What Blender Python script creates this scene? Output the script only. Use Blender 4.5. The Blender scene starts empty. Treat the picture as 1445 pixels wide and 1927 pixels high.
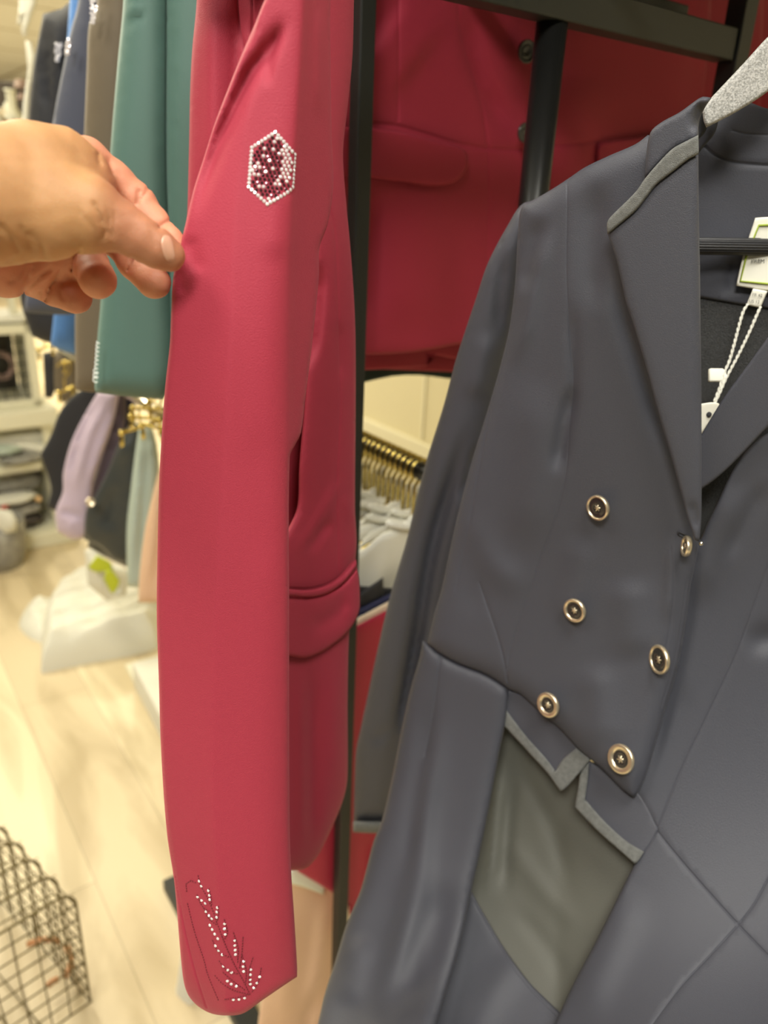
import bpy, bmesh, math, random
import numpy as np
from mathutils import Vector, Matrix
from mathutils.geometry import delaunay_2d_cdt

# ------------------------------------------------------------------ camera, world, lights, exposure
S = bpy.context.scene
COL = S.collection
PITCH, ROLL, CAMH = math.radians(22), math.radians(2.5), 1.45
FPX = 1447.0
F_ = Vector((0, math.cos(PITCH), -math.sin(PITCH)))
R0 = Vector((1, 0, 0)); U0 = R0.cross(F_)
R_ = R0 * math.cos(ROLL) + U0 * math.sin(ROLL)
U_ = U0 * math.cos(ROLL) - R0 * math.sin(ROLL)
C_ = Vector((0, 0, CAMH))
cam = bpy.data.cameras.new('camera'); camo = bpy.data.objects.new('camera', cam); COL.objects.link(camo)
camo.matrix_world = Matrix(((R_.x, U_.x, -F_.x, 0), (R_.y, U_.y, -F_.y, 0), (R_.z, U_.z, -F_.z, CAMH), (0, 0, 0, 1)))
cam.sensor_fit = 'VERTICAL'; cam.sensor_height = 36; cam.lens = 36 * FPX / 1927
cam.clip_start = 0.02
cam.dof.use_dof = True; cam.dof.focus_distance = 0.50; cam.dof.aperture_fstop = 5.2
S.camera = camo
S.view_settings.view_transform = 'Standard'; S.view_settings.look = 'None'
S.view_settings.gamma = 1; S.view_settings.use_curve_mapping = False
S.view_settings.exposure = 0.0
w = bpy.data.worlds.new('world'); S.world = w; w.use_nodes = True
w.node_tree.nodes['Background'].inputs[0].default_value = (1.0, 0.97, 0.86, 1)
w.node_tree.nodes['Background'].inputs[1].default_value = 0.055
CEIL = 2.75
LIGHTS = [  # x, y, size x, size y, watts
    (-1.05, -0.05, 0.6, 0.6, 19), (0.42, -0.15, 0.6, 0.6, 21), (-0.35, -1.05, 0.6, 0.6, 52), (-1.25, 1.45, 0.6, 0.6, 28),
    (-2.3, 3.0, 0.6, 0.6, 60), (-3.6, 5.6, 0.6, 0.6, 130), (0.2, 3.2, 0.6, 0.6, 30), (-5.6, 8.4, 0.6, 0.6, 160), (-2.2, 7.4, 0.6, 0.6, 140)]

# ------------------------------------------------------------------ helpers
def sm(a):
    return np.asarray(a, dtype=float)
Cn, Fn, Rn, Un = sm(C_), sm(F_), sm(R_), sm(U_)
def rays(px, py):
    px = sm(px)[..., None]; py = sm(py)[..., None]
    return Fn + (px - 722.5) / FPX * Rn - (py - 963.5) / FPX * Un
def W(px, py, Y):                       # the world point seen at a spot of the photograph, Y metres in front of the camera's foot
    d = rays(px, py)
    return Cn + d * (sm(Y) / d[..., 1])[..., None]
def WV(px, py, Y): return Vector(W(px, py, Y))
def floor_pt(px, py, z=0.0):
    d = rays(px, py); t = (z - CAMH) / d[2]; return Vector(Cn + d * t)
def on_z(px, py, z): return floor_pt(px, py, z)
def project(P):
    q = sm(P) - Cn
    z = q @ Fn
    return 722.5 + FPX * (q @ Rn) / z, 963.5 - FPX * (q @ Un) / z, z
def mpp(px, py, Y):                     # metres per pixel there
    return float((W(px, py, Y) - Cn) @ Fn) / FPX
A_ = Vector((-math.sin(math.radians(36)), math.cos(math.radians(36)), 0))    # the aisle and the rails
B_ = Vector((A_.y, -A_.x, 0))                                               # across the aisle
def plane_Y(Q, n=A_):
    Qn, nn = sm(Q), sm(n)
    def f(px, py):
        d = rays(px, py); t = ((Qn - Cn) @ nn) / (d @ nn)
        return d[..., 1] * t
    return f

def tag(o, label, cat, group=None, kind=None):
    o['label'] = label; o['category'] = cat
    if group: o['group'] = group
    if kind: o['kind'] = kind
    return o
def thing(name, label, cat, loc, group=None):
    o = bpy.data.objects.new(name, None); COL.objects.link(o); o.location = loc; o.empty_display_size = 0.02
    return tag(o, label, cat, group)
def world_loc(o):
    v = Vector(o.location)
    while o.parent: o = o.parent; v += Vector(o.location)
    return v
def link(name, verts, faces, mat, parent=None, smooth=True):
    V = sm([tuple(v) for v in verts]) if not isinstance(verts, np.ndarray) else verts
    if parent is None:
        org = Vector(((V[:, 0].min() + V[:, 0].max()) / 2, (V[:, 1].min() + V[:, 1].max()) / 2, V[:, 2].min()))
    else:
        org = world_loc(parent)
    V = V - sm(org)
    me = bpy.data.meshes.new(name); me.from_pydata(V.tolist(), [], [tuple(int(i) for i in f) for f in faces])
    me.materials.append(mat)
    if smooth: me.polygons.foreach_set('use_smooth', [True] * len(me.polygons))
    me.update()
    o = bpy.data.objects.new(name, me); COL.objects.link(o)
    if parent is None: o.location = org
    else: o.parent = parent
    return o

class MB:                                # collects shapes for ONE mesh
    def __init__(s): s.v = []; s.f = []
    def add(s, V, Fs):
        n = len(s.v); s.v += [tuple(p) for p in V]; s.f += [tuple(i + n for i in f) for f in Fs]
    def box(s, O, ax, ay, az, x0, x1, y0, y1, z0, z1, bev=0.0):
        bm = bmesh.new(); bmesh.ops.create_cube(bm, size=1)
        for v in bm.verts:
            v.co = Vector(((x0 + x1) / 2 + v.co.x * (x1 - x0), (y0 + y1) / 2 + v.co.y * (y1 - y0), (z0 + z1) / 2 + v.co.z * (z1 - z0)))
        if bev: bmesh.ops.bevel(bm, geom=bm.edges[:], offset=bev, segments=2, affect='EDGES', profile=0.5)
        M = [O + ax * v.co.x + ay * v.co.y + az * v.co.z for v in bm.verts]
        bm.verts.index_update()
        s.add(M, [[v.index for v in f.verts] for f in bm.faces]); bm.free()
    def tube(s, pts, r, n=8, cap=True, closed=False):
        pts = [Vector(p) for p in pts]; m = len(pts)
        rr = r if hasattr(r, '__len__') else [r] * m
        T = []
        for i in range(m):
            a = pts[(i - 1) % m] if (closed or i > 0) else pts[i]; b = pts[(i + 1) % m] if (closed or i < m - 1) else pts[i]
            T.append((b - a).normalized())
        up = Vector((0, 0, 1)) if abs(T[0].z) < 0.9 else Vector((1, 0, 0))
        nrm = (up - T[0] * up.dot(T[0])).normalized()
        V = []
        for i in range(m):
            nrm = (nrm - T[i] * nrm.dot(T[i])).normalized(); bn = T[i].cross(nrm)
            for k in range(n):
                a = 2 * math.pi * k / n
                V.append(pts[i] + (nrm * math.cos(a) + bn * math.sin(a)) * rr[i])
        Fs = []
        for i in range(m if closed else m - 1):
            j = (i + 1) % m
            for k in range(n):
                Fs.append((i * n + k, i * n + (k + 1) % n, j * n + (k + 1) % n, j * n + k))
        if cap and not closed:
            Fs.append(tuple(range(n - 1, -1, -1))); Fs.append(tuple((m - 1) * n + k for k in range(n)))
        s.add(V, Fs)
    def lathe(s, c, axis, prof, n=32):   # prof: (radius, height along axis)
        axis = Vector(axis).normalized(); up = Vector((0, 0, 1)) if abs(axis.z) < 0.9 else Vector((1, 0, 0))
        e1 = (up - axis * up.dot(axis)).normalized(); e2 = axis.cross(e1)
        V = []; Fs = []
        for (r, h) in prof:
            for k in range(n):
                a = 2 * math.pi * k / n; V.append(Vector(c) + axis * h + (e1 * math.cos(a) + e2 * math.sin(a)) * max(r, 1e-6))
        for i in range(len(prof) - 1):
            for k in range(n):
                Fs.append((i * n + k, i * n + (k + 1) % n, (i + 1) * n + (k + 1) % n, (i + 1) * n + k))
        s.add(V, Fs)
    def ball(s, c, r, seg=10):
        s.lathe(c, (0, 0, 1), [(r * math.sin(math.pi * i / 6), -r * math.cos(math.pi * i / 6)) for i in range(7)], seg)
    def build(s, name, mat, parent=None, smooth=True):
        return link(name, s.v, s.f, mat, parent, smooth)

# ---- materials
def mat(name, col, rough=0.6, metal=0.0, sheen=0.0, bump=0.0, bscale=800, var=0.0, vscale=20, emit=0, coat=0.0, sss=0.0, trans=0, spec=0.5):
    m = bpy.data.materials.new(name); m.use_nodes = True; nt = m.node_tree; b = nt.nodes['Principled BSDF']
    b.inputs['Base Color'].default_value = (*col, 1); b.inputs['Roughness'].default_value = rough; b.inputs['Metallic'].default_value = metal
    b.inputs['Sheen Weight'].default_value = sheen; b.inputs['Coat Weight'].default_value = coat
    b.inputs['Specular IOR Level'].default_value = spec
    if sheen: b.inputs['Sheen Roughness'].default_value = 0.45; b.inputs['Sheen Tint'].default_value = (*[min(1, c * 1.5 + 0.15) for c in col], 1)
    if sss: b.inputs['Subsurface Weight'].default_value = sss; b.inputs['Subsurface Radius'].default_value = (1.0, 0.35, 0.15); b.inputs['Subsurface Scale'].default_value = 0.006
    if trans: b.inputs['Transmission Weight'].default_value = trans
    if emit: b.inputs['Emission Color'].default_value = (*col, 1); b.inputs['Emission Strength'].default_value = emit
    tc = nt.nodes.new('ShaderNodeTexCoord')
    if bump:
        n = nt.nodes.new('ShaderNodeTexNoise'); n.inputs['Scale'].default_value = bscale; n.inputs['Detail'].default_value = 2
        nt.links.new(tc.outputs['Object'], n.inputs['Vector'])
        bp = nt.nodes.new('ShaderNodeBump'); bp.inputs['Strength'].default_value = bump; bp.inputs['Distance'].default_value = 0.001
        nt.links.new(n.outputs['Fac'], bp.inputs['Height']); nt.links.new(bp.outputs['Normal'], b.inputs['Normal'])
    if var:
        n = nt.nodes.new('ShaderNodeTexNoise'); n.inputs['Scale'].default_value = vscale; n.inputs['Detail'].default_value = 4
        nt.links.new(tc.outputs['Object'], n.inputs['Vector'])
        rp = nt.nodes.new('ShaderNodeValToRGB')
        rp.color_ramp.elements[0].position = 0.3; rp.color_ramp.elements[1].position = 0.7
        rp.color_ramp.elements[0].color = (*[c * (1 - var) for c in col], 1); rp.color_ramp.elements[1].color = (*[min(1, c * (1 + var)) for c in col], 1)
        nt.links.new(n.outputs['Fac'], rp.inputs['Fac']); nt.links.new(rp.outputs['Color'], b.inputs['Base Color'])
    return m
M = {}
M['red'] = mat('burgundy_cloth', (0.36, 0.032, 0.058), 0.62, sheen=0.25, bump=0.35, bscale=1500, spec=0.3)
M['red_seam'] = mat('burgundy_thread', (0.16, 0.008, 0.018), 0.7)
M['red_shade'] = mat('burgundy_cloth_shaded', (0.33, 0.022, 0.045), 0.7, sheen=0.15, bump=0.3, bscale=1200, spec=0.3)  # same burgundy cloth, darkened in colour for the shade inside the rack
M['navy'] = mat('navy_grey_cloth', (0.058, 0.060, 0.074), 0.55, sheen=0.15, bump=0.3, bscale=1500, spec=0.4)
M['grey_trim'] = mat('grey_velour', (0.155, 0.16, 0.15), 0.85, sheen=0.4, bump=0.9, bscale=2200, var=0.18, vscale=300)
M['olive'] = mat('olive_lining', (0.095, 0.095, 0.078), 0.6, sheen=0.2, bump=0.2, bscale=900, spec=0.5)
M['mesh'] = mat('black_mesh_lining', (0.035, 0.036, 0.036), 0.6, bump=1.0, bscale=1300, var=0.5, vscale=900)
M['black'] = mat('black_powder_coat', (0.012, 0.014, 0.012), 0.5, bump=0.15, bscale=600, spec=0.5)
M['blackm'] = mat('black_satin_tube', (0.03, 0.03, 0.028), 0.3, metal=0.6)
M['rod'] = mat('black_plastic', (0.02, 0.02, 0.022), 0.3)
M['teal'] = mat('teal_cloth', (0.075, 0.15, 0.125), 0.6, sheen=0.5, bump=0.2, bscale=1000)
M['taupe'] = mat('taupe_cloth', (0.135, 0.105, 0.066), 0.7, sheen=0.3, bump=0.2, bscale=1000)
M['navy2'] = mat('blue_navy_cloth', (0.065, 0.072, 0.105), 0.65, sheen=0.3, bump=0.2, bscale=1000)
M['blackc'] = mat('black_cloth', (0.022, 0.022, 0.025), 0.7, sheen=0.15, bump=0.2, bscale=1000)
M['blue'] = mat('bright_blue_cloth', (0.10, 0.26, 0.62), 0.6, sheen=0.2, bump=0.2)
M['lilac'] = mat('lilac_satin', (0.58, 0.47, 0.58), 0.35, sheen=0.2, bump=0.1)
M['plum'] = mat('plum_cloth', (0.13, 0.10, 0.13), 0.5, sheen=0.3, bump=0.1)
M['char'] = mat('charcoal_cloth', (0.045, 0.05, 0.048), 0.4, sheen=0.2, bump=0.1)
M['sage'] = mat('sage_satin', (0.44, 0.52, 0.45), 0.35, sheen=0.2, bump=0.1)
M['peach'] = mat('peach_cloth', (0.80, 0.52, 0.34), 0.5, sheen=0.2, bump=0.1)
M['cream'] = mat('cream_cloth', (0.86, 0.70, 0.50), 0.55, sheen=0.2, bump=0.1)
M['crimson'] = mat('crimson_cloth', (0.42, 0.010, 0.045), 0.5, sheen=0.2, bump=0.1)
M['navyt'] = mat('midnight_cloth', (0.02, 0.024, 0.075), 0.6, bump=0.1)
M['whitec'] = mat('white_cotton', (0.76, 0.75, 0.66), 0.7, sheen=0.1, bump=0.3, bscale=60)
M['whitep'] = mat('white_paint', (0.78, 0.76, 0.60), 0.5)
M['label'] = mat('cream_woven_label', (0.88, 0.86, 0.74), 0.7, bump=0.2, bscale=2500)
M['green'] = mat('green_thread', (0.35, 0.45, 0.05), 0.7)
M['ink'] = mat('grey_ink', (0.10, 0.10, 0.09), 0.7)
M['tag'] = mat('cream_card', (0.90, 0.87, 0.74), 0.6)
M['cord'] = mat('cream_cord', (0.85, 0.84, 0.74), 0.6, bump=1, bscale=1500)
M['gold'] = mat('polished_gold', (0.66, 0.52, 0.16), 0.2, metal=1)
M['steel'] = mat('polished_steel', (0.85, 0.80, 0.68), 0.15, metal=1)
M['btn'] = mat('black_horn', (0.03, 0.028, 0.025), 0.22, coat=0.5)
M['rim'] = mat('pale_gold_metal', (0.86, 0.74, 0.52), 0.28, metal=0.85)
M['gem'] = mat('crystal', (0.86, 0.82, 0.82), 0.08, metal=0.35)
M['gemd'] = mat('dark_crystal', (0.10, 0.04, 0.05), 0.06, metal=0.7)
M['wire'] = mat('bronze_wire', (0.16, 0.125, 0.05), 0.4, metal=0.5)
M['lime'] = mat('lime_card', (0.55, 0.62, 0.03), 0.5)
M['orange'] = mat('tan_leather', (0.55, 0.26, 0.11), 0.5)
M['wick'] = mat('wicker', (0.45, 0.36, 0.22), 0.7, bump=1, bscale=80, var=0.4, vscale=60)
M['dark'] = mat('dark_goods', (0.05, 0.04, 0.035), 0.6, var=0.5, vscale=30)
M['grey'] = mat('grey_goods', (0.30, 0.29, 0.26), 0.6, var=0.3, vscale=30)
M['pink'] = mat('dusty_pink', (0.45, 0.30, 0.26), 0.6)
M['redg'] = mat('red_goods', (0.7, 0.06, 0.03), 0.5)

# hanger wood: brushed grey paint with grain
def grain_mat(name, c0, c1, sc, rough=0.6, bump=0.6):
    m = bpy.data.materials.new(name); m.use_nodes = True; nt = m.node_tree; b = nt.nodes['Principled BSDF']; b.inputs['Roughness'].default_value = rough
    tc = nt.nodes.new('ShaderNodeTexCoord'); mp = nt.nodes.new('ShaderNodeMapping'); mp.inputs['Scale'].default_value = sc
    n = nt.nodes.new('ShaderNodeTexNoise'); n.inputs['Scale'].default_value = 1; n.inputs['Detail'].default_value = 5
    rp = nt.nodes.new('ShaderNodeValToRGB'); rp.color_ramp.elements[0].position = 0.35; rp.color_ramp.elements[1].position = 0.65
    rp.color_ramp.elements[0].color = (*c0, 1); rp.color_ramp.elements[1].color = (*c1, 1)
    nt.links.new(tc.outputs['Object'], mp.inputs['Vector']); nt.links.new(mp.outputs[0], n.inputs['Vector']); nt.links.new(n.outputs['Fac'], rp.inputs['Fac']); nt.links.new(rp.outputs[0], b.inputs['Base Color'])
    bp = nt.nodes.new('ShaderNodeBump'); bp.inputs['Strength'].default_value = bump; bp.inputs['Distance'].default_value = 0.0008
    nt.links.new(n.outputs['Fac'], bp.inputs['Height']); nt.links.new(bp.outputs[0], b.inputs['Normal'])
    return m, mp
M['hwood'], _mp = grain_mat('brushed_grey_wood', (0.25, 0.25, 0.23), (0.52, 0.51, 0.48), (900, 300, 900))

# ---- outline and cloth mesher
def curve(pts, step=8.0, closed=True, corner=38):
    P = sm(pts)
    kp = [i for i in range(len(P)) if i == 0 or np.linalg.norm(P[i] - P[i - 1]) > 0.05]
    P = P[kp]
    if closed and np.linalg.norm(P[0] - P[-1]) < 0.05: P = P[:-1]
    n = len(P)
    def is_corner(i):
        if not closed and (i == 0 or i == n - 1): return True
        a = P[i] - P[i - 1]; b = P[(i + 1) % n] - P[i]
        la, lb = np.linalg.norm(a), np.linalg.norm(b)
        if la < 1e-6 or lb < 1e-6: return True
        c = np.clip(a @ b / la / lb, -1, 1)
        return math.degrees(math.acos(c)) > corner
    cor = [is_corner(i) for i in range(n)]
    out = []
    for i in range(n if closed else n - 1):
        j = (i + 1) % n; p1, p2 = P[i], P[j]; L = np.linalg.norm(p2 - p1)
        p0 = P[i - 1] if not cor[i] else p1 - (p2 - p1)
        p3 = P[(j + 1) % n] if not cor[j] else p2 + (p2 - p1)
        l0 = np.linalg.norm(p1 - p0); l3 = np.linalg.norm(p3 - p2)
        m1 = (p2 - p0) / (L + l0) * L; m2 = (p3 - p1) / (L + l3) * L
        k = max(1, int(round(L / step)))
        for q in range(k):
            t = q / k; t2, t3 = t * t, t * t * t
            out.append((2 * t3 - 3 * t2 + 1) * p1 + (t3 - 2 * t2 + t) * m1 + (-2 * t3 + 3 * t2) * p2 + (t3 - t2) * m2)
    if not closed: out.append(P[-1])
    return sm(out)
def seg_dist(Q, L, closed=False):
    Q = sm(Q); L = sm(L)
    A = L; B = np.roll(L, -1, 0)
    if not closed: A, B = A[:-1], B[:-1]
    best = np.full(len(Q), 1e18)
    D = B - A; dd = (D ** 2).sum(1) + 1e-12
    for s0 in range(0, len(Q), 3000):
        q = Q[s0:s0 + 3000, None, :]
        t = np.clip(((q - A) * D).sum(2) / dd, 0, 1)
        d = ((q - A - t[..., None] * D) ** 2).sum(2).min(1)
        best[s0:s0 + 3000] = np.sqrt(d)
    return best
def inside(Q, P):
    x, y = Q[:, 0], Q[:, 1]; r = np.zeros(len(Q), bool); n = len(P)
    for i in range(n):
        a, b = P[i - 1], P[i]
        c = ((a[1] > y) != (b[1] > y))
        if c.any():
            xx = (b[0] - a[0]) * (y - a[1]) / ((b[1] - a[1]) or 1e-9) + a[0]
            r ^= c & (x < xx)
    return r
def const(v): return lambda px, py: np.full(np.shape(px), float(v))
def relief(px, py, folds):
    Q = np.stack([np.ravel(px), np.ravel(py)], 1); r = np.zeros(len(Q))
    for f in folds:
        L, sg, amp = curve(f[0], 25, closed=False), f[1], f[2]
        d = seg_dist(Q, L)
        ln = np.concatenate([[0], np.cumsum(np.linalg.norm(np.diff(L, axis=0), axis=1))]); tot = ln[-1]
        dv = ((Q[:, None, :] - L[None]) ** 2).sum(2) if len(Q) * len(L) < 3e6 else None
        if dv is None: k = np.concatenate([((Q[s:s + 4000, None, :] - L[None]) ** 2).sum(2).argmin(1) for s in range(0, len(Q), 4000)])
        else: k = dv.argmin(1)
        # position along the fold, so that folds run out softly at both ends
        k = np.clip(k, 0, len(L) - 1); tg = np.gradient(L, axis=0); tg /= np.linalg.norm(tg, axis=1)[:, None] + 1e-9
        s_ = (ln[k] + ((Q - L[k]) * tg[k]).sum(1)) / tot
        ez = np.clip(1 - np.abs(2 * s_ - 1), 0, 1); ez = np.clip(ez / 0.6, 0, 1); tp = ez * ez * (3 - 2 * ez)
        if not (len(f) > 4): amp = amp * tp
        kind = f[3] if len(f) > 3 else 'g'
        if kind == 'g': r += amp * np.exp(-(d / sg) ** 2)
        elif kind == 'e': r += amp * np.exp(-d / sg)
    return r.reshape(np.shape(px))
def cloth(name, outline, Y, m, parent=None, T=0.002, R=5, pillow=0.0, Rp=60, folds=(), seams=(), step=10, edge=0.0012, rings=(2.5, 6)):
    """one piece of cloth with real thickness: outline in photo pixels, Y = distance function, folds/seams shape its surface"""
    if not callable(Y): Y = const(Y)
    O = curve(outline, step)
    area = 0.5 * np.sum(O[:, 0] * np.roll(O[:, 1], -1) - np.roll(O[:, 0], -1) * O[:, 1])
    if area < 0: O = O[::-1].copy()
    nb = len(O)
    tg = np.roll(O, -1, 0) - np.roll(O, 1, 0); tg /= np.linalg.norm(tg, axis=1)[:, None] + 1e-9
    nr = np.stack([-tg[:, 1], tg[:, 0]], 1)
    def dsurf(P, d):
        q = np.clip(d / R, 0, 1); o = edge * (1 - np.sqrt(1 - (1 - q) ** 2))
        if pillow: q = np.clip(d / Rp, 0, 1); o = o + pillow * (1 - np.sqrt(1 - (1 - q) ** 2))
        return o
    fixed = [O]
    for rg in rings:
        I = O + nr * rg
        k = inside(I, O) & (seg_dist(I, O, True) > rg * 0.85); fixed.append(I[k])
    SL = []
    for s in seams:
        L = curve(s[0], 5, closed=False); SL.append((L, s[1] if len(s) > 1 else 0.0008, s[2] if len(s) > 2 else 1.8))
        t = np.gradient(L, axis=0); t /= np.linalg.norm(t, axis=1)[:, None] + 1e-9; nn = np.stack([-t[:, 1], t[:, 0]], 1)
        ww = SL[-1][2]
        for off in (0, ww * 1.1, -ww * 1.1, ww * 2.6, -ww * 2.6):
            I = L + nn * off; k = inside(I, O) & (seg_dist(I, O, True) > 1.0); fixed.append(I[k])
    Fx = np.concatenate(fixed)
    x0, y0 = O.min(0); x1, y1 = O.max(0)
    gy = np.arange(y0, y1, step * 0.87)
    G = []
    for i, yy in enumerate(gy):
        xs = np.arange(x0 + (step / 2 if i % 2 else 0), x1, step); G.append(np.stack([xs, np.full(len(xs), yy)], 1))
    G = np.concatenate(G); G = G[inside(G, O)]
    if len(G):
        keep = np.ones(len(G), bool)
        cell = {}
        for p in Fx: cell.setdefault((int(p[0] // step), int(p[1] // step)), []).append(p)
        for i, g in enumerate(G):
            cx, cy = int(g[0] // step), int(g[1] // step)
            for a in (-1, 0, 1):
                for b in (-1, 0, 1):
                    for p in cell.get((cx + a, cy + b), ()):
                        if (p[0] - g[0]) ** 2 + (p[1] - g[1]) ** 2 < (0.5 * step) ** 2: keep[i] = False
        G = G[keep]
    # drop near-duplicates among the fixed points (never the outline itself)
    F2 = [tuple(p) for p in O]; seen = {(round(p[0] / 0.7), round(p[1] / 0.7)) for p in O}
    for p in Fx[nb:]:
        k = (round(p[0] / 0.7), round(p[1] / 0.7))
        if k in seen: continue
        seen.add(k); F2.append(tuple(p))
    allp = F2 + [tuple(g) for g in G]
    edges = [(i, (i + 1) % nb) for i in range(nb)]
    vo, eo, fo, ov, oe, of = delaunay_2d_cdt([Vector(p) for p in allp], edges, [list(range(nb))], 1, 1e-4)
    P = sm([tuple(v) for v in vo])
    d = seg_dist(P, O, True)
    if True:
        c = P[[list(f) for f in fo]].mean(1)
        okf = inside(c, O); fo = [f for f, k in zip(fo, okf) if k]
    def surf(px, py, dd=None):
        px = sm(px); py = sm(py)
        if dd is None: dd = seg_dist(np.stack([px.ravel(), py.ravel()], 1), O, True).reshape(px.shape)
        y = Y(px, py) + dsurf(None, dd) - relief(px, py, folds)
        for (L, amp, ww) in SL:
            y = y + amp * np.exp(-(seg_dist(np.stack([px.ravel(), py.ravel()], 1), L).reshape(px.shape) / ww) ** 2)
        return y
    Yf = surf(P[:, 0], P[:, 1], d)
    q = np.clip(d / max(R, 1), 0, 1); th = T * np.sqrt(np.clip(1 - (1 - q) ** 2, 0, 1))
    if pillow:
        q = np.clip(d / Rp, 0, 1); th = th + 2 * pillow * np.sqrt(np.clip(1 - (1 - q) ** 2, 0, 1))
    front = W(P[:, 0], P[:, 1], Yf)
    onb = d < 0.02
    bi = {}; back = []
    for i in range(len(P)):
        if onb[i]: bi[i] = i
        else: bi[i] = len(P) + len(back); back.append(i)
    V = np.concatenate([front, W(P[back, 0], P[back, 1], Yf[back] + th[back] + 0.0003)]) if back else front
    # orientation so that the front faces the camera
    FF = []
    for f in fo:
        f = list(f); a, b, c = (P[i] for i in f[:3])
        if (b[0] - a[0]) * (c[1] - a[1]) - (b[1] - a[1]) * (c[0] - a[0]) > 0: f = f[::-1]
        FF.append(tuple(f)); g = tuple(bi[i] for i in f[::-1])
        if len(set(g)) == len(g) and set(g) != set(f): FF.append(g)
    o = link(name, V, FF, m, parent)
    o_surf = surf
    return o, o_surf
def strip(L, wpx, w2=None):             # a ribbon outline around a polyline (photo pixels)
    C = curve(L, 12, closed=False); t = np.gradient(C, axis=0); t /= np.linalg.norm(t, axis=1)[:, None] + 1e-9
    n = np.stack([-t[:, 1], t[:, 0]], 1); k = np.linspace(wpx, w2 if w2 is not None else wpx, len(C))[:, None]
    return np.concatenate([C + n * k / 2, (C - n * k / 2)[::-1]]).tolist()
# ------------------------------------------------------------------ the room
def plank_mat():
    m = bpy.data.materials.new('pale_oak_planks'); m.use_nodes = True; nt = m.node_tree; b = nt.nodes['Principled BSDF']; b.inputs['Roughness'].default_value = 0.38
    tc = nt.nodes.new('ShaderNodeTexCoord'); mp = nt.nodes.new('ShaderNodeMapping'); mp.inputs['Rotation'].default_value = (0, 0, -math.radians(36 + 90))
    nt.links.new(tc.outputs['Object'], mp.inputs['Vector'])
    br = nt.nodes.new('ShaderNodeTexBrick'); br.offset = 0.37; br.inputs['Scale'].default_value = 1
    br.inputs['Brick Width'].default_value = 1.2; br.inputs['Row Height'].default_value = 0.19; br.inputs['Mortar Size'].default_value = 0.0016
    br.inputs['Color1'].default_value = (0.66, 0.55, 0.36, 1); br.inputs['Color2'].default_value = (0.78, 0.67, 0.45, 1); br.inputs['Mortar'].default_value = (0.52, 0.43, 0.28, 1)
    nt.links.new(mp.outputs[0], br.inputs['Vector'])
    m2 = nt.nodes.new('ShaderNodeMapping'); m2.inputs['Scale'].default_value = (1.3, 7, 1)
    nt.links.new(mp.outputs[0], m2.inputs['Vector'])
    n = nt.nodes.new('ShaderNodeTexNoise'); n.inputs['Scale'].default_value = 1.2; n.inputs['Detail'].default_value = 6; n.inputs['Distortion'].default_value = 1.2
    nt.links.new(m2.outputs[0], n.inputs['Vector'])
    rp = nt.nodes.new('ShaderNodeValToRGB'); rp.color_ramp.elements[0].position = 0.33; rp.color_ramp.elements[0].color = (0.62, 0.58, 0.50, 1)
    rp.color_ramp.elements[1].position = 0.6; rp.color_ramp.elements[1].color = (1, 1, 1, 1)
    nt.links.new(n.outputs['Fac'], rp.inputs['Fac'])
    mx = nt.nodes.new('ShaderNodeMixRGB'); mx.blend_type = 'MULTIPLY'; mx.inputs[0].default_value = 0.8
    nt.links.new(br.outputs['Color'], mx.inputs[1]); nt.links.new(rp.outputs[0], mx.inputs[2]); nt.links.new(mx.outputs[0], b.inputs['Base Color'])
    return m
def tile_mat():
    m = bpy.data.materials.new('ceiling_tiles'); m.use_nodes = True; nt = m.node_tree; b = nt.nodes['Principled BSDF']; b.inputs['Roughness'].default_value = 0.9
    tc = nt.nodes.new('ShaderNodeTexCoord'); mp = nt.nodes.new('ShaderNodeMapping'); mp.inputs['Rotation'].default_value = (0, 0, -math.radians(36))
    nt.links.new(tc.outputs['Object'], mp.inputs['Vector'])
    br = nt.nodes.new('ShaderNodeTexBrick'); br.offset = 0; br.inputs['Scale'].default_value = 1
    br.inputs['Brick Width'].default_value = 2.4; br.inputs['Row Height'].default_value = 1.2; br.inputs['Mortar Size'].default_value = 0.03
    br.inputs['Color1'].default_value = (0.60, 0.60, 0.58, 1); br.inputs['Color2'].default_value = (0.58, 0.58, 0.56, 1); br.inputs['Mortar'].default_value = (0.34, 0.31, 0.25, 1)
    nt.links.new(mp.outputs[0], br.inputs['Vector']); nt.links.new(br.outputs['Color'], b.inputs['Base Color'])
    return m
ZA = Vector((0, 0, 1))
def struct(mb, name, m, smooth=False):
    o = mb.build(name, m, None, smooth); o['kind'] = 'structure'; return o
mb = MB(); mb.box(Vector((0, 0, 0)), Vector((1, 0, 0)), Vector((0, 1, 0)), ZA, -14, 4, -2.0, 16, -0.05, 0); struct(mb, 'floor', plank_mat())
mb = MB(); mb.box(Vector((0, 0, 0)), Vector((1, 0, 0)), Vector((0, 1, 0)), ZA, -14, 4, -2.0, 16, CEIL, CEIL + 0.05); struct(mb, 'ceiling', tile_mat())
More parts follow.
